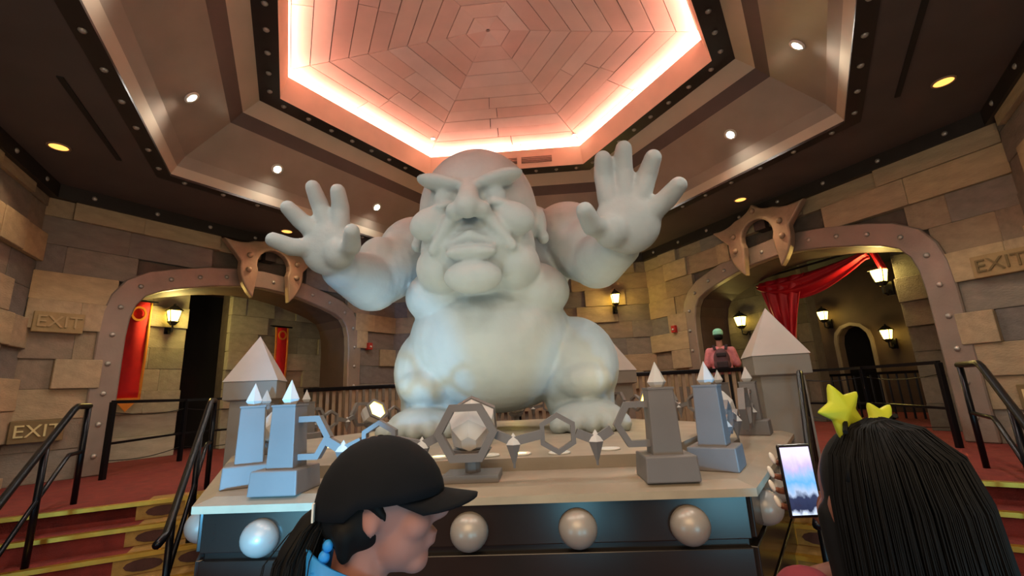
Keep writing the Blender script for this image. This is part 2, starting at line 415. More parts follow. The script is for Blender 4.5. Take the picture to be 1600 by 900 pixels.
mb = MB(); vs = [hexv(3.12, k, 6.03) for k in range(6)] + [(0, 0, 6.44)]
mb.add(vs, [(k, (k + 1) % 6, 6) for k in range(6)]); part('dome_backing', mb, 'reveal', CEIL)
for k in range(6):
    mb = MB(); mb.bar(hexv(2.93, k, 5.915), hexv(2.93, k + 1, 5.915), .05, .02); part('light_strip', mb, 'cove_led', CEIL)
for x, y, lab in ((-1.25, 2.02, 'tiny bright light in the pink dome left of the statue head'), (1.28, 2.22, 'tiny bright light in the pink dome right of the statue head')):
    zz = 6.02 + .36 * (1 - max(y * 1.1547, 0) / 3.0) - .012
    t = thing('dome_downlight', lab, 'ceiling light', (x, y, zz), group='tiny lights in the dome')
    part('trim_ring', MB().lathe([(.030, 0), (.045, 0), (.045, -.012), (.030, -.014), (.030, 0)], (x, y, zz), 16), 'white_trim', t, True)
    part('lens', MB().lathe([(.001, -.004), (.031, -.004), (.031, -.010), (.001, -.010)], (x, y, zz), 16), 'lens_white', t)
# grille in the cove band at the back
mb = MB()
for x0, x1 in ((-.02, .22), (.30, .86)):
    for j in range(4): mb.bar((x0, 2.430, 5.70 + j * .03), (x1, 2.430, 5.70 + j * .03), .03, .018)
solid('ventilation_grille', mb, 'grille', 'long slatted ventilation grille set in the pink cove band above the statue', 'grille')

def downlight(p, n, label):
    t = thing('recessed_downlight', label, 'ceiling light', p, group='round downlights in the sloping coffer')
    q = Vector(n).to_track_quat('Z', 'Y').to_matrix()
    part('trim_ring', MB().lathe([(.052, 0), (.085, 0), (.085, .012), (.052, .016), (.052, 0)], p, 20, q), 'white_trim', t, True)
    part('lens', MB().lathe([(.001, .004), (.054, .004), (.054, .012), (.001, .012)], p, 16, q), 'lens_white', t)
SPOTS = []
for ang, labs in ((150, {-.95: 'white downlight left of the raised left hand, over the left arch', .88: 'white downlight between raised left hand and the statue shoulder'}),
                  (30, {.95: 'white downlight above right of the raised right hand'}),
                  (210, {.95: 'topmost white downlight on the left side of the ceiling'}),
                  (330, {-.95: 'topmost white downlight at the upper right of the ceiling'}),
                  (90, {}), (270, {})):
    th = math.radians(ang); n = Vector((math.cos(th), math.sin(th), 0)); t = Vector((n.y, -n.x, 0))
    apm = 3.33; z = 4.85 + (.45) * (3.55 - apm) / (3.55 - 3.048); dn = Vector((-n.x * .66, -n.y * .66, -.75)).normalized()
    nn = Vector((0, 0, 0)) + Vector((-n.x, -n.y, 0)) * .667 + Vector((0, 0, -.745))
    for s in (-.95, .92):
        key = next((k for k in labs if abs(k - s) < .1), None)
        p = n * apm + t * s + Vector((0, 0, z)) + nn * .004
        if key is not None: downlight(p, nn, labs[key])
        light('downlight_beam', 'SPOT', p + nn * .05, 52, WHITE, p + nn * .3 + Vector((0, 0, -2)), spot_size=2.5, spot_blend=.8, shadow_soft_size=.05)
for x, y, lab in ((-4.92, -.82, 'round warm amber light in the dark ceiling at far left'), (4.86, -.66, 'round warm amber light in the dark ceiling at far right'), (3.96, 2.2, 'small warm amber light above the spiked ring on the right'), (-3.96, 2.2, 'small warm amber light above the spiked ring on the left')):
    t = thing('amber_downlight', lab, 'ceiling light', (x, y, SOF), group='amber lights in the dark ceiling')
    part('trim_ring', MB().lathe([(.085, -.002), (.105, -.002), (.105, -.014), (.085, -.016), (.085, -.002)], (x, y, SOF), 20), 'ornament', t, True)
    part('lens', MB().lathe([(.001, -.004), (.086, -.004), (.086, -.01), (.001, -.01)], (x, y, SOF), 20), 'lens_warm', t)
    light('amber_beam', 'SPOT', (x, y, SOF - .05), 22, WARM, (x, y, 0), spot_size=1.9, spot_blend=.8, shadow_soft_size=.06)
for sx, lab in ((-1, 'narrow dark slot vent in the ceiling at upper left'), (1, 'narrow dark slot vent in the ceiling at upper right')):
    mb = MB(); a = Vector((sx * 4.55, -.45, SOF - .006)); b = Vector((sx * 3.75, -1.85, SOF - .006)); mb.bar(a, b, .05, .012)
    solid('slot_vent', mb, 'slot', lab, 'vent', 'slot vents in the dark ceiling')

# ------------------------------------------------------------------ arches, spiked rings, wall things
for i, side in enumerate(('left_back', 'right_back')):
    fr = wfr(side); s0 = ARCH_S[side]
    co, ci = contour(HALF_O, s0), contour(HALF_I, s0)
    mb = MB(); mb.strip(co, ci, fr, -.11, .05)
    A = struct('trim_%d' % (6 + i), mb, 'arch_iron', 'riveted iron arch frame on the ' + side.split('_')[0])
    b = A.modifiers.new('bevel', 'BEVEL'); b.width = .015; b.segments = 1; b.limit_method = 'ANGLE'; b.angle_limit = .8
    ce = contour([(z + .03, w_ + .06) for z, w_ in HALF_I], s0)
    mb = MB(); mb.strip(ce, ci, fr, .05, .85); part('reveal', mb, 'reveal', A)
    mid = [((a[0] + b[0]) / 2, (a[1] + b[1]) / 2) for a, b in zip(co, ci)]
    nrm = fr(0, 0, -1) - fr(0, 0, 0); acc = 0; nxt = .25
    for p, q in zip(mid, mid[1:]):
        L = math.hypot(q[0] - p[0], q[1] - p[1])
        while nxt <= acc + L:
            t = (nxt - acc) / L; rivet(A, fr(p[0] + (q[0] - p[0]) * t, p[1] + (q[1] - p[1]) * t, -.108), nrm, 1.05); nxt += .40
        acc += L
def curve2(a, b, c, n=5): return [((1 - t) ** 2 * a[0] + 2 * t * (1 - t) * b[0] + t * t * c[0], (1 - t) ** 2 * a[1] + 2 * t * (1 - t) * b[1] + t * t * c[1]) for t in [k / n for k in range(n)]]
half = []                                   # left half of the spiked ring, bottom tip round to the top
half += curve2((-.32, -.60), (-.60, -.32), (-.56, .02), 6)
half += curve2((-.56, .02), (-.64, .12), (-.86, .36), 4)
half += curve2((-.86, .36), (-.56, .30), (-.36, .42), 4)
half += curve2((-.36, .42), (-.12, .44), (0, .60), 5)
inn = [(-.30 + 0 * t, -.60 + .01) for t in ()]
outl = half + [(0, .60)] + [(-x, z) for x, z in half[::-1]]
arc = [(.29 * math.cos(a), .02 + .29 * math.sin(a)) for a in [math.radians(-25 + 230 * k / 12) for k in range(13)]]
ring2d = outl + arc
for side, lab in (('left_back', 'bronze spiked open ring with studs over the left arch'), ('right_back', 'bronze spiked open ring with studs over the right arch')):
    fr = wfr(side); s0 = -.08 if side == 'left_back' else .02
    t = thing('spiked_ring_ornament', lab, 'ornament', fr(s0, 3.35, -.2), group='spiked rings over the arches')
    mb = MB(); mb.prism([(a + s0, b + 3.97) for a, b in ring2d], fr, -.34, -.20); part('ring', mb, 'ornament', t, bevel=.025)
    part('bracket', MB().prism([(s0 - .10, 4.12), (s0 + .10, 4.12), (s0 + .10, 4.40), (s0 - .10, 4.40)], fr, -.21, .02), 'beam', t)
    nrm = fr(0, 0, -1) - fr(0, 0, 0); q = nrm.to_track_quat('Z', 'Y').to_matrix()
    for a, b in ((-.43, -.12), (-.43, .14), (0, .47), (.43, .14), (.43, -.12)):
        part('stud', MB().lathe([(.052, 0), (.046, .025), (.026, .045), (.004, .052)], fr(a + s0, b + 3.97, -.338), 10, q), 'ornament', t, True)

def text_obj(txt, parent, p, side, size, ext, m):
    cu = bpy.data.curves.new('lettering', 'FONT'); cu.body = txt; cu.size = size; cu.align_x = 'CENTER'; cu.align_y = 'CENTER'; cu.extrude = ext
    tmp = bpy.data.objects.new('tmp', cu); C.objects.link(tmp); dg = bpy.context.evaluated_depsgraph_get(); dg.update()
    me = bpy.data.meshes.new_from_object(tmp.evaluated_get(dg), depsgraph=dg); bpy.data.objects.remove(tmp); me.materials.clear(); me.materials.append(MATS[m])
    o = bpy.data.objects.new('lettering', me); C.objects.link(o); o.parent = parent
    o.matrix_parent_inverse = PM[parent.name].inverted(); o.location = p; o.rotation_euler = (PI / 2, 0, wrot(side)); return o
mat('sign_stone', '#9a8058', .9, 0, .12, 8, .2, 40); mat('sign_relief', '#a88f68', .9, 0, .08, 8); mat('sign_pale', '#cdbb86', .8, 0, .08, 8); mat('sign_brown', '#75603f', .9, 0, .1, 8)
for side, s, z, m1, m2, lab in (('left_back', -2.68, 2.74, 'sign_stone', 'sign_relief', 'stone exit sign with worn letters, upper one left of the left arch'),
                           ('left_back', -2.70, 1.40, 'sign_brown', 'sign_pale', 'low exit sign with pale letters left of the left arch'),
                           ('right_back', 2.70, 2.78, 'sign_stone', 'sign_brown', 'stone exit sign with worn letters right of the right arch'),
                           ('right_back', 2.78, 1.30, 'sign_brown', 'sign_pale', 'low exit sign at the right edge beside the right arch')):
    fr = wfr(side); t = thing('exit_sign', lab, 'sign', fr(s, z - .14, -.13), group='exit signs on the stone walls')
    part('plate', MB().prism([(s - .24, z - .13), (s + .24, z - .13), (s + .24, z + .13), (s - .24, z + .13)], fr, -.155, -.02), m1, t, bevel=.008)
    text_obj('EXIT', t, fr(s, z, -.160), side, .21, .008, m2)
for side, s, z, lab in (('left_back', 2.22, 2.70, 'small red fire alarm right of the left arch'), ('right_back', -2.24, 2.72, 'small red fire alarm left of the right arch')):
    fr = wfr(side); t = thing('fire_alarm', lab, 'alarm', fr(s, z - .07, -.14), group='red fire alarms beside the arches')
    part('housing', MB().prism([(s - .055, z - .075), (s + .055, z - .075), (s + .055, z + .075), (s - .055, z + .075)], fr, -.18, -.05), 'alarm_red', t, bevel=.01)
    q = (fr(0, 0, -1) - fr(0, 0, 0)).to_track_quat('Z', 'Y').to_matrix()
    part('strobe', MB().lathe([(.024, 0), (.02, .015), (.004, .022)], fr(s, z - .01, -.179), 10, q), 'white_trim', t, True)

def wall_lantern(side, ap, s, z, lab, power=14, sc_=1.):
    """cage lantern on a bracket; (s, z) is the middle of the glass, ap the wall face"""
    fr = wfr(side, ap); d = -.24 * sc_; t = thing('wall_lantern', lab, 'lantern', fr(s, z - .3 * sc_, 0), group='yellow wall lanterns')
    c = fr(s, z, d); R = rotz(wrot(side))
    mb = MB(); mb.box(fr(s, z - .20 * sc_, -.02), (.10 * sc_, .05, .22 * sc_), R)
    mb.tube([fr(s, z - .22 * sc_, -.03), fr(s, z - .30 * sc_, -.12 * sc_), fr(s, z - .28 * sc_, d), fr(s, z - .16 * sc_, d)], .018 * sc_, 6)
    part('bracket', mb, 'black_metal', t)
    part('glass', MB().frustum(c - Vector((0, 0, .10 * sc_)), .055 * sc_, .085 * sc_, .19 * sc_, R), 'lamp_glass', t)
    part('base', MB().frustum(c - Vector((0, 0, .17 * sc_)), .03 * sc_, .075 * sc_, .07 * sc_, R), 'black_metal', t)
    mb = MB(); mb.frustum(c + Vector((0, 0, .09 * sc_)), .115 * sc_, .03 * sc_, .10 * sc_, R); mb.ball(c + Vector((0, 0, .21 * sc_)), .022 * sc_, 8, 6)
    part('roof', mb, 'black_metal', t)
    for a in (-1, 1):
        for b in (-1, 1):
            mb = MB(); mb.bar(c + R @ Vector((a * .058, b * .058, -.10)) * sc_, c + R @ Vector((a * .088, b * .088, .09)) * sc_, .012 * sc_, .012 * sc_); part('cage_bar', mb, 'black_metal', t)
    if power:
        light('lantern_glow', 'POINT', fr(s, z + .02, d - .16 * sc_), power, (1, .78, .25), shadow_soft_size=.08)
wall_lantern('back', 5.14, 2.18, 3.52, 'lit yellow wall lantern on the stone wall right of the statue', 10)

# ------------------------------------------------------------------ beyond the left arch
def inner_wall(name, side, ap, sa, sb, za, zb, lab, seed, hole=None, blocks=True, **kw):
    mb = MB(); mb.prism([(sa, za), (sb, za), (sb, zb), (sa, zb)] if hole is None else hole, wfr(side, ap), .02, .3)
    o = struct(name, mb, 'mortar', lab)
    if blocks: stone_rows(o, side, ap, sa, sb, max(za, UF), zb, seed=seed, **kw)
    return o
PALE = ['#a19a86', '#958e7c', '#8d8775', '#a89f8a']; PALEL = ['#b1a993', '#aaa38d']
inner_wall('wall_corridor_left', 'left_back', 6.85, -3.2, -.62, 0, 4.3, 'pale stone corridor wall seen through the left arch', 21, tones=PALE, lights=PALEL)
inner_wall('wall_corridor_far', 'left_back', 6.95, .16, 3.6, 0, 4.3, 'stone corridor wall behind the second banner', 22, tones=PALE, lights=PALEL)
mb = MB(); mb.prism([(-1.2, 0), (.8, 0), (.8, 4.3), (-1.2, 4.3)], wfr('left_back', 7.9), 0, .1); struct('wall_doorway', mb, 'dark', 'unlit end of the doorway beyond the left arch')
mb = MB(); mb.prism([(-4.5, 3.95), (4.5, 3.95), (4.5, 4.1), (-4.5, 4.1)], wfr('left_back', 5.5), .3, 2.6); struct('ceiling_corridor_left', mb, 'reveal', 'corridor ceiling beyond the left arch')
wall_lantern('left_back', 6.83, -.92, 3.22, 'lit yellow wall lantern beside the long red banner inside the left arch', 22)
def banner(side, ap, s0, s1, z0, z1, lab, tilt=0):
    fr = wfr(side, ap); t = thing('hanging_banner', lab, 'banner', fr((s0 + s1) / 2, z0, 0), group='red banners inside the left arch'); n = 14
    def sheet(a0, a1, b0, b1, d, m, nm, par):
        vs = []; fs = []
        for j in range(n + 1):
            z = b0 + (b1 - b0) * j / n; wv = .02 * math.sin(z * 4.2)
            vs += [fr(a0, z, d + wv), fr(a1, z, d + wv * .6), fr(a1, z, d + wv * .6 + .012), fr(a0, z, d + wv + .012)]
        for j in range(n):
            o = 4 * j; fs += [(o, o + 1, o + 5, o + 4), (o + 1, o + 2, o + 6, o + 5), (o + 2, o + 3, o + 7, o + 6), (o + 3, o, o + 4, o + 7)]
        fs += [(0, 3, 2, 1), (4 * n, 4 * n + 1, 4 * n + 2, 4 * n + 3)]
        return part(nm, MB().add(vs, fs), m, par, True)
    wd = s1 - s0
    sheet(s0, s1, z0 + .16, z1, -.05, 'banner_red', 'cloth', t)
    sheet(s1 - .035, s1 + .006, z0 + .14, z1 + .004, -.056, 'banner_gold', 'border', t); sheet(s0 - .006, s0 + .035, z0 + .14, z1 + .004, -.056, 'banner_gold', 'border', t)
    mb = MB(); mb.prism([(s0, z0 + .17), (s1, z0 + .17), ((s0 + s1) / 2, z0 - .05)], fr, -.06, -.035); part('pointed_hem', mb, 'banner_gold', t)
    mb = MB(); mb.tube([fr(s0 - .08, z1 + .01, -.045), fr(s1 + .08, z1 + .01, -.045)], .018, 8); mb.tube([fr(s0 - .06, z1 + .01, -.045), fr(s0 - .06, z1 + .03, .06)], .014, 6); mb.tube([fr(s1 + .06, z1 + .01, -.045), fr(s1 + .06, z1 + .03, .06)], .014, 6)
    part('pole', mb, 'black_metal', t)
    cz = z1 - wd * .62; cs = (s0 + s1) / 2                # plain ring badge
    A = [(cs + wd * .30 * math.cos(2 * PI * k / 20), cz + wd * .36 * math.sin(2 * PI * k / 20)) for k in range(21)]; B = [(cs + (a - cs) * .72, cz + (b - cz) * .72) for a, b in A]
    part('ring_badge', MB().strip(A, B, fr, -.085, -.05), 'banner_gold', t)
banner('left_back', 6.62, -1.62, -1.26, 1.62, 3.42, 'long red banner with gold border behind the left arch frame')
banner('left_back', 6.55, .92, 1.20, 1.80, 3.18, 'smaller red banner seen above the left pyramid tower')

# ------------------------------------------------------------------ beyond the right arch
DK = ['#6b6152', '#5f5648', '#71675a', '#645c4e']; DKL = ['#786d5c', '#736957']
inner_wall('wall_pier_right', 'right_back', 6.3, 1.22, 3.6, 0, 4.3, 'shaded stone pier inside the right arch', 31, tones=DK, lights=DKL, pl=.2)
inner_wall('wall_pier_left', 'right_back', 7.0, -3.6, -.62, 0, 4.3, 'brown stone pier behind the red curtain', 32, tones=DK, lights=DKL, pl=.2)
th = math.radians(30)
mbh = [(-1.66, 0), (-1.66, 2.35), (-1.62, 2.55), (-1.50, 2.70), (-1.31, 2.76), (-1.12, 2.70), (-1.0, 2.55), (-.96, 2.35), (-.96, 0)]
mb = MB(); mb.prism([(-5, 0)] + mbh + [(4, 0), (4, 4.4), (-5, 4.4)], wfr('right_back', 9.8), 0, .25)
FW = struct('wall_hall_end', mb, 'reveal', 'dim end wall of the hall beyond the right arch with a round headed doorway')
ao = [(-1.31 + (a + 1.31) * 1.18, b + (.07 if b > 2.3 else 0)) for a, b in mbh]
mb = MB(); mb.strip([(a, max(b, UF)) for a, b in ao], [(a, max(b, UF)) for a, b in mbh], wfr('right_back', 9.8), -.06, .02); part('door_surround', mb, 'arch_iron', FW)
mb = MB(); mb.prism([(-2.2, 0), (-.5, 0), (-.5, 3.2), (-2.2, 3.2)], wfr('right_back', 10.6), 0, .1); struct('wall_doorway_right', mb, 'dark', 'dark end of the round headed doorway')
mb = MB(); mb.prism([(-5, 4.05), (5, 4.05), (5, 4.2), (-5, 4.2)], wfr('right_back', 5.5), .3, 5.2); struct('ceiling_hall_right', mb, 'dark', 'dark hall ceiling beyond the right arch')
wall_lantern('right_back', 6.98, -1.92, 2.88, 'yellow lantern left of the right pyramid tower inside the arch', 9)
wall_lantern('right_back', 9.78, -1.74, 3.06, 'distant yellow lantern right of the red curtain', 8)
wall_lantern('right_back', 6.50, 1.02, 3.14, 'largest lit lantern hanging below the curtain swag in the right arch', 16)
wall_lantern('right_back', 9.78, -.52, 2.44, 'small distant yellow lantern right of the dark doorway', 6)
# red drape: swag and fall
t = thing('red_curtain', 'draped shiny red curtain with swag inside the right arch', 'curtain', wfr('right_back', 6.15)(-.5, 2.0, 0)); fr = wfr('right_back', 6.15)
def cloth(name, pts_fn, nu, nv, par, m='curtain'):
    vs = [pts_fn(u / nu, v / nv) for v in range(nv + 1) for u in range(nu + 1)]; fs = [(v * (nu + 1) + u, v * (nu + 1) + u + 1, (v + 1) * (nu + 1) + u + 1, (v + 1) * (nu + 1) + u) for v in range(nv) for u in range(nu)]
    o = part(name, MB().add(vs, fs), m, par, True); s = o.modifiers.new('solid', 'SOLIDIFY'); s.thickness = .015; return o
def swag(u, v):
    s = -.95 + 1.95 * u; top = 3.46 + .12 * u; drop = (.16 + .34 * math.sin(PI * min(1, u * 1.05)) ** .8 * (1 - .35 * u))
    return fr(s, top - drop * v - .05 * math.sin(PI * u), -.10 * math.sin(PI * v) + .035 * math.sin(v * 15 + u * 3))
cloth('swag', swag, 30, 20, t)
def fall(u, v):
    z = 3.45 - 1.45 * v; wl = -.92 + .42 * v ** 1.4; wr = -.02 - .40 * v ** .8
    return fr(wl + (wr - wl) * u, z + .10 * u * v, -.06 + .05 * math.sin(u * 22 + v * 1.5) * (.5 + .5 * v))
cloth('fall', fall, 40, 16, t)
cloth('tail', lambda u, v: fr(.98 + .10 * u + .10 * v, 3.58 - .36 * v, .03 * math.sin(u * 9)), 8, 8, t)
part('rail', MB().tube([fr(-1.3, 3.55, .02), fr(1.25, 3.62, .02)], .02, 8), 'black_metal', t)
fr = wfr('right_back', 8.2); t = thing('hall_railing', 'dark railing in the dim hall beyond the right arch', 'railing', fr(0, UF, 0))
part('top_rail', MB().bar(fr(-2.2, 1.62, 0), fr(1.6, 1.62, 0), .07, .05), 'black_metal', t)
for k in range(26): part('baluster', MB().bar(fr(-2.1 + k * .145, UF, 0), fr(-2.1 + k * .145, 1.6, 0), .025, .025, (1, 0, 0)), 'black_metal', t)

# ------------------------------------------------------------------ stairs and handrails
RISE = UF / 5; RUN = .25
def stairs(mx, name, lab):
    st = bpy.data.objects.new(name, None); C.objects.link(st); st['kind'] = 'structure'; st['label'] = lab; PM[st.name] = Matrix.Identity(4)
    P = lambda e, c, z: stair_pt(e, c, z, mx)
    for k in range(5):
        z1 = UF - RISE * k; c0 = .84 - RUN * k
        def slab(e0, e1, c0_, c1_, za, zb, m, nm):
            vs = [P(e, c, z) for e in (e0, e1) for c in (c0_, c1_) for z in (za, zb)]
            return part(nm, MB().add(vs, [(0, 1, 3, 2), (4, 6, 7, 5), (0, 4, 5, 1), (2, 3, 7, 6), (0, 2, 6, 4), (1, 5, 7, 3)]), m, st)
        slab(-5.19, -2.52, c0, c0 + (RUN + .25 if k else -.0 + .02), 0, z1 - (0 if k else .004), 'carpet', 'step')
        slab(-5.19, -2.52, c0 - .025, c0 + .035, z1 - .028, z1 + .006, 'gold', 'nosing')
        slab(-3.32, -2.53, c0 - .006, c0 + .02, z1 - RISE + .006, z1 - .028, 'carpet_gold', 'gold_border')
        slab(-3.25, -2.53, c0 + .04, c0 + RUN - .01, z1 - .01, z1 + .004, 'carpet_gold', 'gold_border')
        for j in range(2):                                    # dark ovals with gold frames on the riser border
            ec = -3.12 + j * .36; zc = z1 - RISE / 2 - .011
            pl = [(ec + .13 * math.cos(2 * PI * q / 12), zc + .045 * math.sin(2 * PI * q / 12)) for q in range(12)]
            part('border_oval', MB().prism(pl, lambda a, b, d: P(a, c0 - .006 - d, b), 0, .006), 'carpet_dark', st)
            part('border_bar', MB().add([P(e, c, z) for e in (ec + .165, ec + .185) for c in (c0 - .014, c0) for z in (z1 - RISE + .006, z1 - .028)], [(0, 1, 3, 2), (4, 6, 7, 5), (0, 4, 5, 1), (2, 3, 7, 6), (0, 2, 6, 4), (1, 5, 7, 3)]), 'gold', st)
    return st
stairs(1, 'stairs_left', 'red carpeted stairs with gold edges on the left'); stairs(-1, 'stairs_right', 'red carpeted stairs with gold edges on the right')
def handrail(mx, e, ctop, lab, cposts):
    H = .88; P = lambda c, z: stair_pt(e, c, z, mx); sl = RISE / RUN
    def zr(c): return UF + H - max(0, (.84 + .05 - c)) * sl
    def zf(c):
        if c >= .84: return UF
        return max(0, UF - RISE * math.ceil((.84 - c) / RUN))
    t = thing('stair_handrail', lab, 'handrail', P(ctop, UF), group='black stair handrails')
    cb = -.55
    part('top_rail', MB().tube([P(ctop, UF + H), P(.92, UF + H), P(.84, zr(.84)), P(cb, zr(cb)), P(cb - .25, zr(cb))], .027, 10), 'black_metal', t, True)
    part('middle_rail', MB().tube([P(ctop, UF + .46), P(.90, UF + .46), P(.82, zr(.82) - .42), P(cb, zr(cb) - .42)], .018, 8), 'black_metal', t, True)
    for c in cposts:
        part('post', MB().tube([P(c, zf(c)), P(c, zr(c))], .024, 10), 'black_metal', t, True)
handrail(1, -3.87, 1.20, 'black pipe handrail on the left stairs nearest the exit sign', (1.18, .42, -.4))
handrail(1, -2.84, 1.16, 'black pipe handrail on the left stairs along the statue plinth', (1.18, .42, -.4))
handrail(-1, -4.02, 1.55, 'black pipe handrail on the right stairs nearest the stone wall', (1.5, .42, -.4))
handrail(-1, -2.80, 1.10, 'black pipe handrail on the right stairs along the statue plinth', (1.05, .42, -.4))
for mx, lab in ((-1, 'black barrier rail across the left arch'), (1, 'black barrier rail across the right arch')):
    pts = [Vector((mx * 5.02, .42, UF)), Vector((mx * 5.30, 1.95, UF)), Vector((mx * 4.75, 2.75, UF))] if mx < 0 else [Vector((4.98, .42, UF)), Vector((5.15, 1.95, UF)), Vector((4.7, 2.75, UF))]
    t = thing('barrier_railing', lab, 'railing', pts[0], group='black barrier rails across the arches')
    up = lambda h: Vector((0, 0, h))
    for a, b in zip(pts, pts[1:]):
        part('top_rail', MB().bar(a + up(.93), b + up(.93), .05, .04), 'black_metal', t); part('lower_rail', MB().bar(a + up(.42), b + up(.42), .03, .03), 'black_metal', t)
        for h in (.80, .22):
            part('cable', MB().tube([a.lerp(b, q / 8) + up(h - .05 * math.sin(PI * q / 8)) for q in range(9)], .006, 5), 'black_metal', t)
    for p in pts: part('post', MB().box(p + up(.465), (.055, .055, .93)), 'black_metal', t, bevel=.004)
# slatted guard railing behind the statue
t = thing('guard_railing', 'long black slatted guard railing behind the statue', 'railing', (0, 3.2, UF))
part('top_rail', MB().box((0, 3.2, 1.80), (8.0, .13, .07)), 'black_metal', t, bevel=.012)
part('bottom_rail', MB().box((0, 3.2, .90), (8.0, .05, .04)), 'black_metal', t)
mat('slat', '#a08a72', .6, 0, .1, 6)
BAL = MB().box((0, 0, 0), (.062, .03, .86)).mesh('slat', 'slat')
for k in range(64): link('slat', BAL, t, Vector((-3.93 + k * .1248, 0, 1.335 - UF)))
for x in (-3.97, -2.0, 0, 2.0, 3.97): part('post', MB().box((x, 3.2, (UF + 1.78) / 2), (.06, .06, 1.78 - UF)), 'black_metal', t)

# ------------------------------------------------------------------ plinth
ZP = 1.10; PA = 2.5; PR_ = PA / math.cos(PI / 6)
t = thing('statue_plinth', 'hexagonal plinth with stone top and dark riveted sides under the statue', 'plinth', (0, 0, 0)); t.scale = (1.05, 1, 1)
def hexslab(R0, z0, R1, z1): return MB().frustum((0, 0, z0), R0 * math.cos(PI / 6), R1 * math.cos(PI / 6), z1 - z0, n=6, rot=0)
part('core', hexslab(PR_ - .06, 0, PR_ - .06, 1.05), 'plinth_front', t)
part('lip', hexslab(PR_ + .03, 1.03, PR_ + .03, 1.07), 'plinth_lip', t)
part('top_slab', hexslab(PR_ + .03, 1.07, PR_ - .08, ZP), 'plinth_top', t)
for k in range(6):
    th = math.radians(60 * k + 30); n = Vector((math.cos(th), math.sin(th), 0)); tt = Vector((-n.y, n.x, 0)); R = rotz(th)
    if 60 * k + 30 in (90,): continue
    hw = PA * math.tan(PI / 6)
    for z, h in ((.925, .21), (.66, .24), (.38, .24)):
        part('side_panel', MB().box(n * (PA - .035) + Vector((0, 0, z)), (.05, 2 * hw - .05, h), R), 'plinth_front', t, bevel=.006)
    part('base_skirt', MB().box(n * (PA + .0) + Vector((0, 0, .12)), (.10, 2 * hw, .24), R), 'plinth_front', t)
    for j in range(5):
        part('ball_stud', MB().ball(n * (PA - .005) + tt * ((j - 2) * .552 + .02) + Vector((0, 0, .895)), .098, 20, 14), 'ball', t, True)
part('statue_step', hexslab(2.25, ZP, 2.25, 1.18), 'plinth_top', t)
for k, (x, y, on) in enumerate(((.26, -1.78, 1), (-.29, -1.79, 1), (1.16, -1.42, 1), (.52, -1.80, 0), (-.95, -1.55, 1), (.05, -1.80, 0), (-1.45, -.9, 1), (1.5, -.75, 0), (.86, -1.7, 0))):
    p = (x, y, 1.18)
    u = part('uplight_ring', MB().lathe([(.045, .001), (.075, .001), (.07, .012), (.045, .012), (.045, .001)], p, 18), 'white_trim', t, True)
    l = part('uplight_lens', MB().lathe([(.001, .002), (.046, .002), (.046, .009), (.001, .009)], p, 18), 'lens_yellow' if on else 'white_trim', t)
    if on: light('uplight_beam', 'SPOT', (x, y, 1.21), 3, (1, .88, .55), (x * .4, 0, 3), spot_size=1.6, spot_blend=.9, shadow_soft_size=.04)

# towers with pyramid caps
def tower(x, y, rz, lab, sc_=1.):
    t = thing('pyramid_tower', lab, 'tower', (x, y, ZP), rz, 'pyramid capped towers on the plinth corners'); W_ = False
    part('shaft', MB().frustum((0, 0, UF - ZP), .215, .205, .56 + ZP - UF), 'tower', t, world=False, bevel=.006)
    part('collar', MB().frustum((0, 0, .54), .215, .265, .02), 'tower', t, world=False)
    part('head', MB().frustum((0, 0, .555), .265, .265, .20), 'tower', t, world=False, bevel=.006)
    part('pyramid_cap', MB().cone((0, 0, .755), .275, .53), 'tower_cap', t, world=False)
tower(-2.86, .0, math.radians(20), 'pale pyramid capped tower at the left corner of the plinth')
tower(2.97, .0, math.radians(-12), 'pale pyramid capped tower at the right corner of the plinth')
tower(1.62, 2.55, math.radians(30), 'pyramid capped tower half hidden behind the statue leg')

# pillars with spikes
def edge_frame(ang):
    th = math.radians(ang); n = Vector((math.cos(th), math.sin(th), 0)); tt = Vector((-n.y, n.x, 0))
    return (lambda s, d, z=0: n * d + tt * s + Vector((0, 0, z))), th
def pillar(ang, s, lab):
    ef, th = edge_frame(ang); p = ef(s, 2.345, ZP)
    t = thing('spiked_pillar', lab, 'pillar', p, th + PI / 2, 'square pillars with spikes on the plinth')
    part('base_block', MB().frustum((0, 0, 0), .145, .138, .135), 'grey_paint', t, world=False, bevel=.008)
    part('shaft', MB().frustum((0, 0, .13), .082, .072, .36), 'grey_paint', t, world=False, bevel=.005)
    part('top_plate', MB().frustum((0, 0, .488), .076, .076, .012), 'grey_paint', t, world=False)
    mb = MB(); mb.frustum((0, 0, .50), .03, .048, .03, n=6, rot=0); mb.cone((0, 0, .53), .048, .12, n=6, rot=0); part('spike', mb, 'tip_white', t, world=False)
for ang, s, lab in ((270, -1.10, 'blue lit spiked pillar at the front left of the plinth, nearer the middle'), (270, 1.13, 'brown spiked pillar at the front right of the plinth, nearer the middle'),
                    (210, 1.06, 'leftmost blue lit spiked pillar at the front of the plinth'), (330, -1.06, 'blue grey spiked pillar at the front right corner, nearer the right tower'),
                    (210, -.90, 'small spiked pillar in front of the left pyramid tower'), (330, .92, 'small spiked pillar in front of the right pyramid tower'),
                    (150, .88, 'small spiked pillar behind the left pyramid tower'), (30, -.92, 'small spiked pillar behind the right pyramid tower')):
    pillar(ang, s, lab)

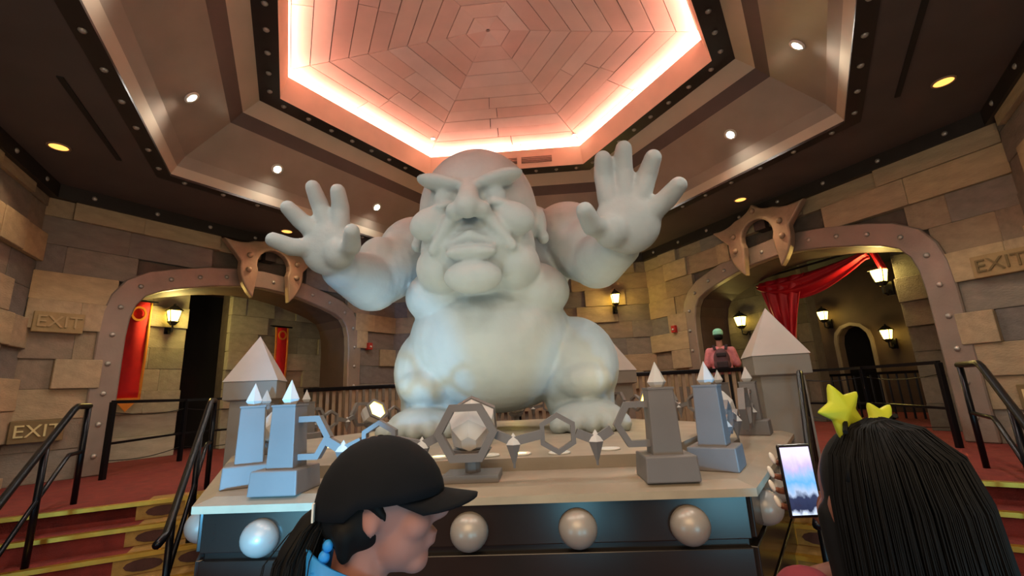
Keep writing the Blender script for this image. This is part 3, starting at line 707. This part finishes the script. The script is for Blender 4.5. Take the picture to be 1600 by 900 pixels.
# chains of hexagon links and hanging spikes between the pillars
def hexlink(ef, s, d, z, ro, ri, th=.05, rot=0.):
    A = [(s + ro * math.cos(rot + PI / 3 * k), z + ro * math.sin(rot + PI / 3 * k)) for k in range(7)]
    B = [(s + ri * math.cos(rot + PI / 3 * k), z + ri * math.sin(rot + PI / 3 * k)) for k in range(7)]
    return MB().strip(A, B, lambda a, b, dd: ef(a, d + dd, b), -th / 2, th / 2)
def chain(ang, lab, dd=2.35):
    ef, th = edge_frame(ang); t = thing('hexagon_chain', lab, 'chain', ef(0, dd, ZP), group='hexagon link chains around the plinth')
    pn, pp = {270: (-1.10, 1.13), 210: (-.90, 1.06), 330: (-1.06, .92), 150: (-1.05, .88), 30: (-.92, 1.05), 90: (-1.05, 1.05)}[ang]
    for s in (pn + .13, pp - .13): part('hexagon_link', hexlink(ef, s, dd, 1.40, .145, .105), 'grey_paint', t)
    for s in (-.53, .53): part('hexagon_link', hexlink(ef, s, dd, 1.365, .118, .088, rot=PI / 6), 'grey_paint', t)
    part('hexagon_link', hexlink(ef, 0, dd + .06, 1.395, .185, .137, .05), 'grey_paint', t)
    for sg in (-1, 1):
        for a, b in (((.17, 1.375), (.27, 1.33)), ((.27, 1.33), (.435, 1.365)), ((.635, 1.365), (.745, 1.32)), ((.745, 1.32), (.84, 1.375))):
            part('link_bar', MB().bar(ef(sg * a[0], dd + .01, a[1]), ef(sg * b[0], dd + .01, b[1]), .04, .05), 'grey_paint', t)
        for s in (.27, .745):
            R = rotz(th); p = ef(sg * s, dd + .015, 1.315)
            mb = MB(); mb.frustum(p + Vector((0, 0, -.105)), .008, .04, .105, R, 6, 0); mb.frustum(p + Vector((0, 0, -.13)), .006, .008, .03, R, 6, 0); part('hanging_spike', mb, 'grey_paint', t)
            mb = MB(); mb.cone(p, .041, .065, R, 6, 0); part('spike_tip', mb, 'tip_white', t)
for ang, lab in ((270, 'hexagon link chain along the front edge between the two front pillars'), (210, 'hexagon link chain along the left front edge of the plinth'), (330, 'hexagon link chain along the right front edge of the plinth'),
                 (150, 'hexagon link chain along the left rear edge in front of the slatted railing'), (30, 'hexagon link chain along the right rear edge in front of the slatted railing'), (90, 'hexagon link chain seen between the statue legs')):
    chain(ang, lab)
# floodlights aimed at the statue in the middle of each edge
def floodlight(ang, lab, power):
    ef, th = edge_frame(ang); d = 2.19; p = ef(0, d, ZP); t = thing('floodlight', lab, 'floodlight', p, th, 'faceted floodlights around the plinth')
    R = Matrix.Rotation(math.radians(-62), 3, 'Y')
    part('foot_plate', MB().box((0, 0, .0225), (.24, .34, .045)), 'grey_paint', t, world=False, bevel=.004)
    part('neck', MB().lathe([(.048, .04), (.048, .13)], n=12), 'grey_paint', t, world=False)
    part('yoke', MB().frustum((0, 0, .12), .075, .12, .06, n=8, rot=PI / 8), 'grey_paint', t, world=False)
    c = Vector((.0, 0, .295)); mb = MB()
    prof = [(.05, -.15), (.125, -.085), (.155, .0), (.155, .10)]
    R2 = Matrix.Rotation(math.radians(-60), 3, 'Y')             # opening tilts up and inward (local -x)
    vs = []; n = 5
    mb.lathe(prof, c, 6, R2); part('housing', mb, 'tip_white', t, world=False)
    part('lens', MB().lathe([(.001, .102), (.125, .102), (.125, .108), (.001, .108)], c, 6, R2), 'lens_yellow', t, world=False)
    part('lens_rim', MB().lathe([(.125, .098), (.165, .098), (.165, .125), (.125, .125), (.125, .098)], c, 6, R2), 'grey_paint', t, world=False)
    src = ef(0, d, ZP) + rotz(th) @ (c + R2 @ Vector((0, 0, .14)))
    light('flood_beam', 'SPOT', src, power * .45, (.86, 1.0, .94) if ang in (270, 210) else (1, .90, .66), (0, .1, 2.9), spot_size=1.5, spot_blend=.7, shadow_soft_size=.08)
for ang, lab, pw in ((270, 'faceted grey floodlight at the middle of the front edge behind the hexagon', 38), (210, 'faceted floodlight on the left front edge of the plinth', 52), (330, 'faceted floodlight on the right front edge of the plinth', 40),
                 (150, 'glowing yellow floodlight beside the left statue foot', 30), (30, 'glowing yellow floodlight beside the right statue foot', 30), (90, 'glowing yellow floodlight seen between the statue legs', 22)):
    floodlight(ang, lab, pw)

# ------------------------------------------------------------------ the statue: a plain stone giant
mb = MB(); B = mb.ball
B((-.14, .55, 3.0), (1.0, .72, .85), 32, 20); B((-.13, .25, 2.20), (.98, .80, .80), 32, 20); B((-.13, .5, 1.78), (.85, .6, .42), 28, 16); B((-.1, .78, 3.62), (1.05, .58, .58), 28, 16)
for sx in (-1, 1): B((-.13 + sx * .46, -.02, 2.72), (.50, .42, .36), 24, 16)
B((-1.10, .45, 3.42), (.50, .48, .50), 22, 14); B((.88, .45, 3.48), (.50, .48, .50), 22, 14)
HC_ = Vector((-.17, -.30, 3.46)); RY = lambda a: Matrix.Rotation(a, 3, 'Y')
B(HC_ + Vector((0, .05, .16)), (.68, .68, .76), 32, 20); B(HC_ + Vector((0, -.06, -.30)), (.64, .58, .50), 28, 16)
for sx in (-1, 1):
    B(HC_ + Vector((sx * .40, -.10, -.52)), (.28, .38, .28), 20, 12)
    B(HC_ + Vector((sx * .27, -.60, .26)), (.30, .15, .085), 20, 12, RY(sx * -.28))
    B(HC_ + Vector((sx * .42, -.50, -.12)), (.24, .17, .17), 18, 12, RY(sx * .35))
    B(HC_ + Vector((sx * .27, -.585, .10)), (.115, .08, .085), 18, 12)
    B(HC_ + Vector((sx * .27, -.60, .005)), (.17, .08, .035), 16, 8, RY(sx * .1))
    B(HC_ + Vector((sx * .13, -.72, -.10)), (.10, .12, .085), 16, 10)
    B(HC_ + Vector((sx * .70, .10, .02)), (.08, .17, .20), 14, 10); B(HC_ + Vector((sx * .73, .06, -.16)), (.07, .09, .08), 12, 8)
    mb.cap(HC_ + Vector((sx * .18, -.66, -.14)), HC_ + Vector((sx * .40, -.52, -.42)), .07, .06)
mb.cap(HC_ + Vector((0, -.60, .22)), HC_ + Vector((0, -.80, -.08)), .085, .13)
for sx in (-1, 1): mb.cap(HC_ + Vector((0, -.66, -.345)), HC_ + Vector((sx * .30, -.54, -.405)), .07, .045)
B(HC_ + Vector((0, -.62, -.50)), (.27, .12, .07), 18, 10); B(HC_ + Vector((0, -.52, -.72)), (.30, .20, .17), 18, 10)
# arms
mb.cap((-1.12, .4, 3.38), (-1.48, -.1, 2.93), .40, .33); mb.cap((-1.48, -.1, 2.93), (-1.55, -.72, 2.93), .34, .22); B((-1.42, .08, 3.2), (.30, .38, .34), 18, 12)
B((-1.61, -.93, 3.12), (.28, .15, .30), 20, 14); B((-1.47, -1.0, 3.02), (.16, .13, .17), 14, 10)
for a, b, c in (((-1.76, -.98, 3.10), (-1.92, -1.06, 3.09), (-2.05, -1.16, 3.14)), ((-1.74, -.96, 3.26), (-1.87, -1.02, 3.38), (-1.95, -1.12, 3.48)), ((-1.63, -.95, 3.34), (-1.70, -.98, 3.55), (-1.73, -1.08, 3.70)), ((-1.49, -.95, 3.32), (-1.48, -.98, 3.50), (-1.47, -1.08, 3.64)), ((-1.42, -1.0, 3.02), (-1.29, -1.12, 3.04), (-1.24, -1.24, 3.14))):
    mb.cap(a, b, .100, .088); mb.cap(b, c, .092, .078)
mb.cap((.88, .4, 3.42), (1.16, -.1, 3.02), .42, .31); mb.cap((1.16, -.1, 3.02), (1.30, -.68, 3.0), .32, .23); B((1.06, .1, 3.25), (.30, .38, .34), 18, 12)
B((1.37, -.95, 3.16), (.32, .16, .33), 20, 14); B((1.20, -1.02, 3.05), (.18, .14, .18), 14, 10)
for a, b, c in (((1.21, -.95, 3.40), (1.18, -.97, 3.63), (1.17, -1.06, 3.78)), ((1.36, -.96, 3.44), (1.37, -.98, 3.69), (1.38, -1.06, 3.87)), ((1.51, -.97, 3.40), (1.59, -1.0, 3.60), (1.64, -1.10, 3.73)), ((1.59, -.98, 3.22), (1.73, -1.05, 3.32), (1.82, -1.16, 3.40)), ((1.14, -1.02, 3.06), (1.00, -1.15, 3.07), (.93, -1.27, 3.17))):
    mb.cap(a, b, .112, .098); mb.cap(b, c, .102, .086)
# legs
for sx, x in ((-1, -.80), (1, .84)):
    B((x, .34, 1.88), (.52, .58, .58), 24, 16); B((x + sx * .04, .10, 1.72), (.36, .42, .26), 20, 12); mb.cap((x, .35, 1.75), (x + sx * .05, .28, 1.38), .46, .38)
    B((x + sx * .08, .02, 1.30), (.40, .52, .20), 22, 12)
    for j in range(5): B((x + sx * .08 + (j - 2) * .165, -.42 + .03 * abs(j - 2) ** 1.5, 1.255), ((.10, .085, .082, .08, .075)[j if sx < 0 else j], .14, .10), 14, 10)
st = thing('giant_statue', 'pale grey stone statue of a bald giant with both hands raised', 'statue', (0, .2, 1.18))
blob('figure', mb, 'statue_stone', st, .022, 6, .5, floor_z=1.181)

# ------------------------------------------------------------------ people
def person_body(t, parts_, voxel, it=5): pass
# woman in the black cap, in profile, facing right and a little away
PX = Vector((.150, -4.20, 1.425)); fa = math.radians(14); RH = rotz(fa)           # head centre; local +x is her facing
def H(x, y, z): return PX + RH @ Vector((x, y, z))
t = thing('person', 'person in a black baseball cap with ponytail, seen in profile in front', 'person', (PX.x, PX.y, 0))
mb = MB()
mb.ball(H(-.008, 0, .022), (.098, .076, .100), 24, 16, RH); mb.ball(H(.030, 0, -.050), (.060, .056, .070), 20, 14, RH); mb.ball(H(.058, 0, -.100), (.028, .034, .026), 16, 10, RH)
mb.ball(H(.078, 0, -.012), (.022, .044, .040), 16, 10, RH)
mb.cap(H(.090, 0, .012), H(.112, 0, -.024), .009, .013); mb.ball(H(.100, 0, -.030), (.014, .018, .010), 12, 8, RH)
mb.ball(H(.090, 0, -.058), (.013, .024, .0075), 14, 8, RH); mb.ball(H(.087, 0, -.073), (.013, .022, .0085), 14, 8, RH)
for sy in (-1, 1):
    mb.ball(H(.058, sy * .038, -.030), (.032, .026, .032), 14, 10, RH)
    mb.ball(H(-.012, sy * .074, -.014), (.016, .008, .028), 14, 10, RH)
mb.cap(H(-.035, 0, -.07), H(-.050, 0, -.21), .050, .054)
# torso, arms and legs under the clothes
sh = Vector((PX.x - .05, PX.y, 1.16)); bz = lambda x, y, z: Vector((PX.x - .055, PX.y, 0)) + RH @ Vector((x, y, z))
for sy in (-1, 1):
    mb.cap(bz(0, sy * .17, 1.17), bz(.02, sy * .21, .92), .046, .038); mb.cap(bz(.02, sy * .21, .92), bz(.16, sy * .16, .80), .036, .027)
    hand = bz(.20, sy * .145, .77); mb.ball(hand, (.045, .016, .036), 14, 10, RH)
    for q in range(4): mb.cap(bz(.235, sy * .145, .79 - q * .017), bz(.27 + (.008 if q in (1, 2) else 0), sy * .135, .775 - q * .017), .0095, .008)
    mb.cap(bz(.19, sy * .13, .80), bz(.235, sy * .115, .815), .011, .009)
mb.cap(bz(0, 0, 1.10), bz(0, 0, .80), .10, .10)
blob('body', mb, 'skin', t, .0052, 9, .5)
mb = MB()
mb.ball(bz(0, 0, 1.06), (.10, .165, .15), 20, 14, RH); mb.ball(bz(0, 0, .85), (.10, .15, .16), 20, 14, RH); mb.ball(bz(0, 0, 1.165), (.075, .155, .07), 20, 12, RH); mb.ball(bz(0, 0, 1.215), (.066, .085, .05), 20, 12, RH)
for sy in (-1, 1): mb.cap(bz(0, sy * .165, 1.16), bz(.015, sy * .205, .98), .062, .056)
blob('shirt', mb, 'shirt_teal', t, .011, 5)
mb = MB(); mb.ball(bz(0, 0, .74), (.105, .16, .12), 20, 12, RH)
for sy in (-1, 1): mb.cap(bz(0, sy * .085, .74), bz(.01, sy * .09, .42), .085, .062); mb.cap(bz(.01, sy * .09, .42), bz(-.01, sy * .09, .07), .062, .048)
blob('trousers', mb, 'trousers', t, .013, 4)
for sy in (-1, 1): blob('shoe', MB().ball(bz(.04, sy * .09, .045), (.12, .045, .045), 18, 10, RH), 'dark', t, .012, 2, floor_z=0)
# cap crown and bill
cr = []; n = 28
mb = MB()
for j in range(9):
    a = math.radians(8 + 82 * j / 8); rr = math.cos(a - math.radians(6)) if j < 8 else .02
    cr.append((max(.03, math.cos(math.radians(82 * j / 8))), math.sin(math.radians(82 * j / 8))))
vs = []; fs = []
for j, (rr, zz) in enumerate(cr):
    for k in range(n):
        a = 2 * PI * k / n; bul = 1 + .05 * max(0, math.cos(a)) * (1 - zz)
        vs.append(H(-.006 + .113 * rr * math.cos(a) * bul, .089 * rr * math.sin(a), .010 + .108 * zz - .020 * math.cos(a) * (1 - zz) * -.2 - (.018 * (1 - zz) if math.cos(a) < -.3 else 0)))
for j in range(len(cr) - 1):
    for k in range(n): fs.append((j * n + k, j * n + (k + 1) % n, (j + 1) * n + (k + 1) % n, (j + 1) * n + k))
fs.append(tuple(range((len(cr) - 1) * n, len(cr) * n)))
cap_o = part('cap', MB().add(vs, fs), 'cap_black', t, True); s = cap_o.modifiers.new('solid', 'SOLIDIFY'); s.thickness = .004; s.offset = 1
vs = []; nu, nv = 14, 6
for v in range(nv + 1):
    for u in range(nu + 1):
        a = math.radians(-68 + 136 * u / nu); e = v / nv; R0x, R0y = .104, .086
        x = R0x * math.cos(a) - .012; y = R0y * math.sin(a); ext = .085 * e * math.cos(a) ** .6
        vs.append(H(x + ext + .004, y * (1 - .06 * e), .020 - .016 * e * math.cos(a) - .022 * abs(math.sin(a)) ** 2 * (.4 + e)))
fs = [(v * (nu + 1) + u, v * (nu + 1) + u + 1, (v + 1) * (nu + 1) + u + 1, (v + 1) * (nu + 1) + u) for v in range(nv) for u in range(nu)]
bl = part('bill', MB().add(vs, fs), 'cap_black', cap_o, True, world=False); bl.matrix_parent_inverse = Matrix.Identity(4); s = bl.modifiers.new('solid', 'SOLIDIFY'); s.thickness = .005
bt = part('button', MB().ball(H(-.006, 0, .119), (.008, .008, .004), 10, 6), 'cap_black', cap_o, True, world=False)
tb = part('back_tag', MB().box(H(-.113, -.045, .002), (.003, .012, .030), RH), 'white_trim', cap_o, world=False)
mb = MB()
mb.ball(H(-.040, 0, -.012), (.070, .079, .070), 22, 14, RH)
TAIL = [(-.095, 0, .0), (-.125, 0, -.030), (-.145, -.004, -.075), (-.150, -.008, -.130), (-.145, -.01, -.200), (-.13, -.01, -.28)]
for (a, b), (ra, rb) in zip(zip(TAIL, TAIL[1:]), ((.018, .026), (.026, .034), (.034, .036), (.036, .030), (.030, .010))): mb.cap(H(*a), H(*b), ra, rb)
for sy in (-1, 1): mb.cap(H(-.010, sy * .077, .02), H(.012, sy * .075, -.012), .013, .006); mb.cap(H(-.055, sy * .066, -.03), H(-.058, sy * .052, -.072), .022, .012)
blob('hair', mb, 'hair', t, .006, 3)
mb = MB()
rn = random.Random(3)
for q in range(170):
    a = rn.uniform(0, 2 * PI); k = rn.uniform(.9, 1.12) if q % 9 else rn.uniform(1.2, 1.7); pts = []
    for (x, y, z), rr in zip(TAIL, (.018, .027, .036, .038, .033, .022)): pts.append(H(x + rr * k * math.cos(a) + rn.uniform(-.002, .002), y + rr * k * math.sin(a), z + rn.uniform(-.004, .004) + .3 * rr * math.cos(a)))
    mb.tube(pts, .0011, 3)
part('hair_strands', mb, 'hair', t, True)['kind'] = 'stuff'
mb = MB()
for sy in (-1, 1):
    pts = [H(-.075, sy * .030, -.115), H(-.055, sy * .062, -.150), H(-.010, sy * .080, -.200), H(.040, sy * .050, -.30), H(.06, sy * .012, -.42)]
    for a, b in zip(pts, pts[1:]): mb.bar(a, b, .030, .006)
part('lanyard', mb, 'lanyard_blue', t)
mb = MB(); A = [H(-.062 + .070 * math.cos(a), .074 * math.sin(a), -.088 - .032 * math.cos(a)) for a in [2 * PI * k / 18 for k in range(18)]]; Bq = [H(-.056 + .078 * math.cos(a), .086 * math.sin(a), -.170) for a in [2 * PI * k / 18 for k in range(18)]]
mb.add(A + Bq, [(k, (k + 1) % 18, 18 + (k + 1) % 18, 18 + k) for k in range(18)]); o = part('collar', mb, 'lanyard_blue', t, True); s = o.modifiers.new('solid', 'SOLIDIFY'); s.thickness = .006
mb = MB(); mb.ball(H(-.084, -.056, -.050), (.009, .008, .010), 10, 8); mb.ball(H(-.090, -.053, -.068), (.010, .009, .011), 10, 8); mb.ball(H(-.097, -.05, -.090), (.016, .012, .012), 10, 8); part('hair_tie', mb, 'lanyard_blue', t, True)
for sy in (-1, 1): part('eye', MB().ball(H(.083, sy * .030, .008), (.010, .012, .006), 12, 8, RH), 'eye', t, True)

# woman with long dark hair and a star headband, from behind, holding up a phone
QX = Vector((1.030, -4.22, 1.402)); fb = math.radians(98); RQ = rotz(fb)
def Q(x, y, z): return QX + RQ @ Vector((x, y, z))                                # local +x is her facing, +y her left
t = thing('person', 'person with long dark hair and a star headband, seen from behind at the right', 'person', (QX.x, QX.y, 0))
mb = MB()
mb.ball(Q(0, 0, .02), (.095, .076, .105), 22, 14, RQ); mb.ball(Q(.035, 0, -.05), (.06, .056, .07), 18, 12, RQ); mb.ball(Q(.062, 0, -.10), (.028, .034, .026), 14, 10, RQ)
mb.cap(Q(.094, 0, .012), Q(.114, 0, -.024), .009, .013); mb.ball(Q(.092, 0, -.058), (.013, .024, .0075), 12, 8, RQ); mb.ball(Q(.090, 0, -.073), (.013, .022, .0085), 12, 8, RQ)
for sy in (-1, 1): mb.ball(Q(0, sy * .078, -.012), (.020, .010, .032), 12, 8, RQ); mb.ball(Q(.06, sy * .038, -.03), (.032, .026, .032), 12, 8, RQ)
mb.cap(Q(-.03, 0, -.07), Q(-.04, 0, -.20), .052, .056)
cz = lambda x, y, z: Vector((QX.x, QX.y, 0)) + RQ @ Vector((x - .04, y, z))
mb.cap(cz(0, 0, 1.08), cz(0, 0, .82), .11, .11)
# left arm raised to the phone, right arm down
PHN = Vector((1.000, -4.03, 1.405))
W_ = PHN + Vector((.050, -.045, -.105))
EL = Vector((.925, -4.13, 1.228)); mb.cap(cz(.0, .16, 1.19), EL, .050, .042); mb.cap(EL, W_ + Vector((.012, -.02, -.05)), .040, .031); mb.cap(W_ + Vector((.012, -.02, -.05)), W_, .030, .026)
mb.ball(PHN + Vector((.044, .000, -.062)), (.026, .022, .040), 14, 10)
for q in range(4):                                                              # fingers behind the phone, tips at its left edge
    z = -.058 + q * .028 - (.004 if q == 0 else 0); L = (.0, .006, .004, -.004)[q]
    a = PHN + Vector((.036, .020, z - .012)); b = PHN + Vector((-.012, .024, z)); c = PHN + Vector((-.040 - L, .012, z + .010)); 
    mb.cap(a, b, .0095, .0088); mb.cap(b, c, .0088, .0075)
mb.cap(PHN + Vector((.050, -.010, -.060)), PHN + Vector((.046, -.014, -.010)), .011, .0095); mb.cap(PHN + Vector((.046, -.014, -.010)), PHN + Vector((.040, -.014, .018)), .0095, .008)
mb.cap(cz(0, -.17, 1.15), cz(-.02, -.22, .92), .05, .04); mb.cap(cz(-.02, -.22, .92), cz(.10, -.20, .72), .038, .028); mb.ball(cz(.13, -.195, .68), (.035, .018, .045), 12, 8, RQ)
for q in range(4): mb.cap(cz(.135 - .012 * q, -.195, .645), cz(.145 - .012 * q, -.19, .595 + (.008 if q in (0, 3) else 0)), .0095, .008)
mb.cap(cz(.15, -.18, .69), cz(.17, -.165, .65), .011, .009)
blob('body', mb, 'skin_dark', t, .0062, 3, .5)
mb = MB()
mb.ball(cz(0, 0, 1.03), (.115, .175, .16), 20, 14, RQ); mb.ball(cz(0, 0, .84), (.115, .165, .17), 20, 14, RQ); mb.ball(cz(0, 0, 1.155), (.08, .16, .07), 20, 12, RQ)
mb.cap(cz(0, .145, 1.20), EL + Vector((-.01, -.03, .0)), .072, .060); mb.ball(cz(0, .10, 1.215), (.08, .12, .07), 16, 10, RQ); mb.cap(cz(0, -.165, 1.15), cz(-.015, -.215, .98), .066, .058)
blob('shirt', mb, 'shirt_red', t, .011, 5)
mb = MB(); mb.ball(cz(0, 0, .73), (.12, .17, .12), 20, 12, RQ)
for sy in (-1, 1): mb.cap(cz(0, sy * .09, .73), cz(.01, sy * .095, .42), .09, .066); mb.cap(cz(.01, sy * .095, .42), cz(-.01, sy * .095, .07), .066, .05)
blob('trousers', mb, 'trousers', t, .013, 4)
for sy in (-1, 1): blob('shoe', MB().ball(cz(.04, sy * .095, .045), (.12, .045, .045), 18, 10, RQ), 'dark', t, .012, 2, floor_z=0)
mb = MB()
mb.ball(Q(-.022, 0, .030), (.106, .085, .106), 24, 16, RQ); mb.ball(Q(-.045, 0, -.06), (.086, .089, .13), 24, 16, RQ); mb.ball(Q(-.055, 0, -.17), (.076, .089, .14), 22, 14, RQ); mb.ball(Q(-.06, 0, -.27), (.056, .078, .11), 20, 14, RQ)
for sy in (-1, 1): mb.cap(Q(.02, sy * .070, -.02), Q(.0, sy * .074, -.20), .026, .024)
blob('hair', mb, 'hair', t, .009, 4)
mb = MB(); rn = random.Random(9)
HP = [(.140, .012, .012), (.125, .052, .060), (.085, .078, .098), (.020, .089, .112), (-.06, .093, .112), (-.14, .093, .108), (-.21, .088, .100), (-.28, .078, .090), (-.36, .060, .070)]
for q in range(520):
    a = rn.uniform(-1.95, 1.95); k = rn.uniform(.97, 1.06); ph_ = rn.uniform(0, 6); amp = rn.uniform(.001, .006); end = rn.choice((9, 9, 8, 8, 7)); pts = []
    for i_, (z, ry, rx) in enumerate(HP[:end]):
        aa = a + amp * 8 * math.sin(ph_ + i_ * .9) * (i_ / 8)
        pts.append(Q(-.030 - .022 * min(1, i_ / 4) - rx * k * math.cos(aa), ry * k * math.sin(aa), z + rn.uniform(-.004, .004)))
    mb.tube(pts, .0013, 3)
part('hair_strands', mb, 'hair', t, True)['kind'] = 'stuff'
mb = MB(); pts = [Q(-.05 + .03 * 0, .088 * math.sin(a), .030 + .109 * math.cos(a)) for a in [math.radians(-80 + 160 * k / 16) for k in range(17)]]; mb.tube(pts, .004, 6)
hb = part('headband', mb, 'hair', t, True)
def star(c, R, ro, ri, th, rot):
    pl = [((ro if k % 2 == 0 else ri) * math.cos(PI / 2 + rot + PI * k / 5), (ro if k % 2 == 0 else ri) * math.sin(PI / 2 + rot + PI * k / 5)) for k in range(10)]
    n = 10; vs = [c + R @ Vector((a, -th * .35, b)) for a, b in pl] + [c + R @ Vector((a, th * .35, b)) for a, b in pl] + [c + R @ Vector((0, -th, 0)), c + R @ Vector((0, th, 0))]
    fs = [(k, (k + 1) % n, n + (k + 1) % n, n + k) for k in range(n)] + [(k, 2 * n, (k + 1) % n) for k in range(n)] + [(n + k, n + (k + 1) % n, 2 * n + 1) for k in range(n)]
    return MB().add(vs, fs)
for c, rot, nm in ((Vector((.985, -4.245, 1.560)), .35, 'padded_star'), (Vector((1.090, -4.18, 1.532)), -.75, 'padded_star')):
    o = part(nm, star(c, rotz(.25), .050 if rot > 0 else .042, .026 if rot > 0 else .022, .016, rot), 'star_yellow', t, True, bevel=.004)
mb = MB(); mb.tube([Q(-.05, .075, .125), Vector((.988, -4.245, 1.545))], .004, 6); part('spring', mb, 'hair', t); mb = MB(); mb.tube([Q(-.05, -.02, .147), Vector((1.090, -4.18, 1.52))], .004, 6); part('spring', mb, 'hair', t)
mb = MB(); pts = [cz(.06, .115, 1.20), cz(.0, .125, 1.235), cz(-.08, .12, 1.17), cz(-.125, .10, 1.0)]
for a, b in zip(pts, pts[1:]): mb.bar(a, b, .045, .008)
part('shoulder_strap', mb, 'strap_grey', t)
for q in range(4):
    z = -.058 + q * .028 - (.004 if q == 0 else 0); L = (.0, .006, .004, -.004)[q]
    part('fingernail', MB().ball(PHN + Vector((-.048 - L, .008, z + .019)), (.0055, .004, .013), 10, 8, Matrix.Rotation(-.35, 3, 'Y')), 'nail', t, True)
ph = thing('phone', 'black phone with a lit screen held up at the right', 'phone', PHN + Vector((0, 0, -.075)))
RP = rotz(.05) @ Matrix.Rotation(-.06, 3, 'X')
part('case', MB().box(PHN, (.070, .009, .146), RP), 'phone_black', ph, bevel=.004)
part('screen', MB().box(PHN + RP @ Vector((0, -.0048, 0)), (.062, .0012, .134), RP), 'phone_screen', ph)
mb = MB(); mb.box(PHN + RP @ Vector((.018, .006, .048)), (.026, .004, .028), RP); part('camera_bump', mb, 'phone_black', ph)

# visitor in pink with mint cap and backpack, behind the railing
VX = Vector((3.80, 3.60, UF)); fv = math.radians(70); RV = rotz(fv)
def V(x, y, z): return VX + RV @ Vector((x, y, z))
t = thing('person', 'person in pink shirt and mint cap with a backpack behind the railing', 'person', VX)
mb = MB(); mb.ball(V(.02, 0, 1.66), (.095, .075, .11), 18, 12, RV); mb.ball(V(.06, 0, 1.60), (.05, .05, .06), 14, 10, RV); mb.cap(V(0, 0, 1.56), V(-.01, 0, 1.44), .055, .06); mb.ball(V(.118, 0, 1.64), (.02, .015, .025), 10, 8, RV)
for sy in (-1, 1):
    mb.cap(V(0, sy * .19, 1.38), V(.04, sy * .27, 1.12), .05, .042); mb.cap(V(.04, sy * .27, 1.12), V(.22, sy * .22, 1.02), .04, .03); mb.ball(V(.26, sy * .21, 1.02), (.045, .02, .035), 12, 8, RV)
    for q in range(4): mb.cap(V(.29, sy * .21, 1.045 - q * .018), V(.335, sy * .205, 1.03 - q * .018), .01, .008)
    mb.cap(V(.25, sy * .19, 1.05), V(.29, sy * .17, 1.06), .012, .009)
mb.cap(V(0, 0, 1.35), V(0, 0, .95), .12, .12); blob('body', mb, 'skin', t, .012, 3)
mb = MB(); mb.ball(V(0, 0, 1.22), (.13, .20, .22), 20, 12, RV); mb.ball(V(0, 0, 1.02), (.13, .19, .18), 20, 12, RV); mb.ball(V(0, 0, 1.40), (.09, .20, .08), 18, 10, RV)
for sy in (-1, 1): mb.cap(V(0, sy * .19, 1.38), V(.03, sy * .255, 1.14), .075, .07)
blob('shirt', mb, 'shirt_pink', t, .016, 4)
mb = MB(); mb.ball(V(0, 0, .90), (.13, .18, .13), 18, 12, RV)
for sy in (-1, 1): mb.cap(V(0, sy * .09, .88), V(0, sy * .10, .07), .095, .06)
blob('trousers', mb, 'trousers', t, .018, 3)
for sy in (-1, 1): blob('shoe', MB().ball(V(.05, sy * .10, .045), (.13, .05, .045), 16, 10, RV), 'dark', t, .015, 2, floor_z=UF)
mb = MB(); mb.ball(V(-.015, 0, 1.64), (.09, .082, .07), 16, 10, RV); blob('hair', mb, 'hair', t, .014, 2)
mb = MB(); mb.ball(V(.01, 0, 1.735), (.108, .092, .075), 20, 12, RV); mb.ball(V(.01, 0, 1.70), (.112, .096, .035), 20, 8, RV); mb.ball(V(.12, 0, 1.69), (.075, .07, .012), 16, 8, RV); blob('cap', mb, 'cap_mint', t, .011, 3)
mb = MB(); mb.ball(V(-.20, 0, 1.22), (.10, .14, .20), 18, 12, RV); mb.ball(V(-.21, 0, 1.12), (.10, .15, .12), 18, 12, RV); bp = blob('backpack', mb, 'backpack', t, .016, 3)
part('flap', MB().box(V(-.285, 0, 1.30), (.05, .17, .07), RV), 'backpack_dark', t, bevel=.015); part('pocket', MB().box(V(-.295, 0, 1.12), (.04, .19, .12), RV), 'backpack_dark', t, bevel=.015)
for sy in (-1, 1):
    mb = MB(); pts = [V(-.13, sy * .09, 1.40), V(-.04, sy * .11, 1.49), V(.08, sy * .12, 1.42), V(.135, sy * .13, 1.25)]
    for a, b in zip(pts, pts[1:]): mb.bar(a, b, .05, .012)
    part('shoulder_strap', mb, 'backpack_dark', t)

for k in list(sc.objects):
    if '_m' in k: del k['_m']
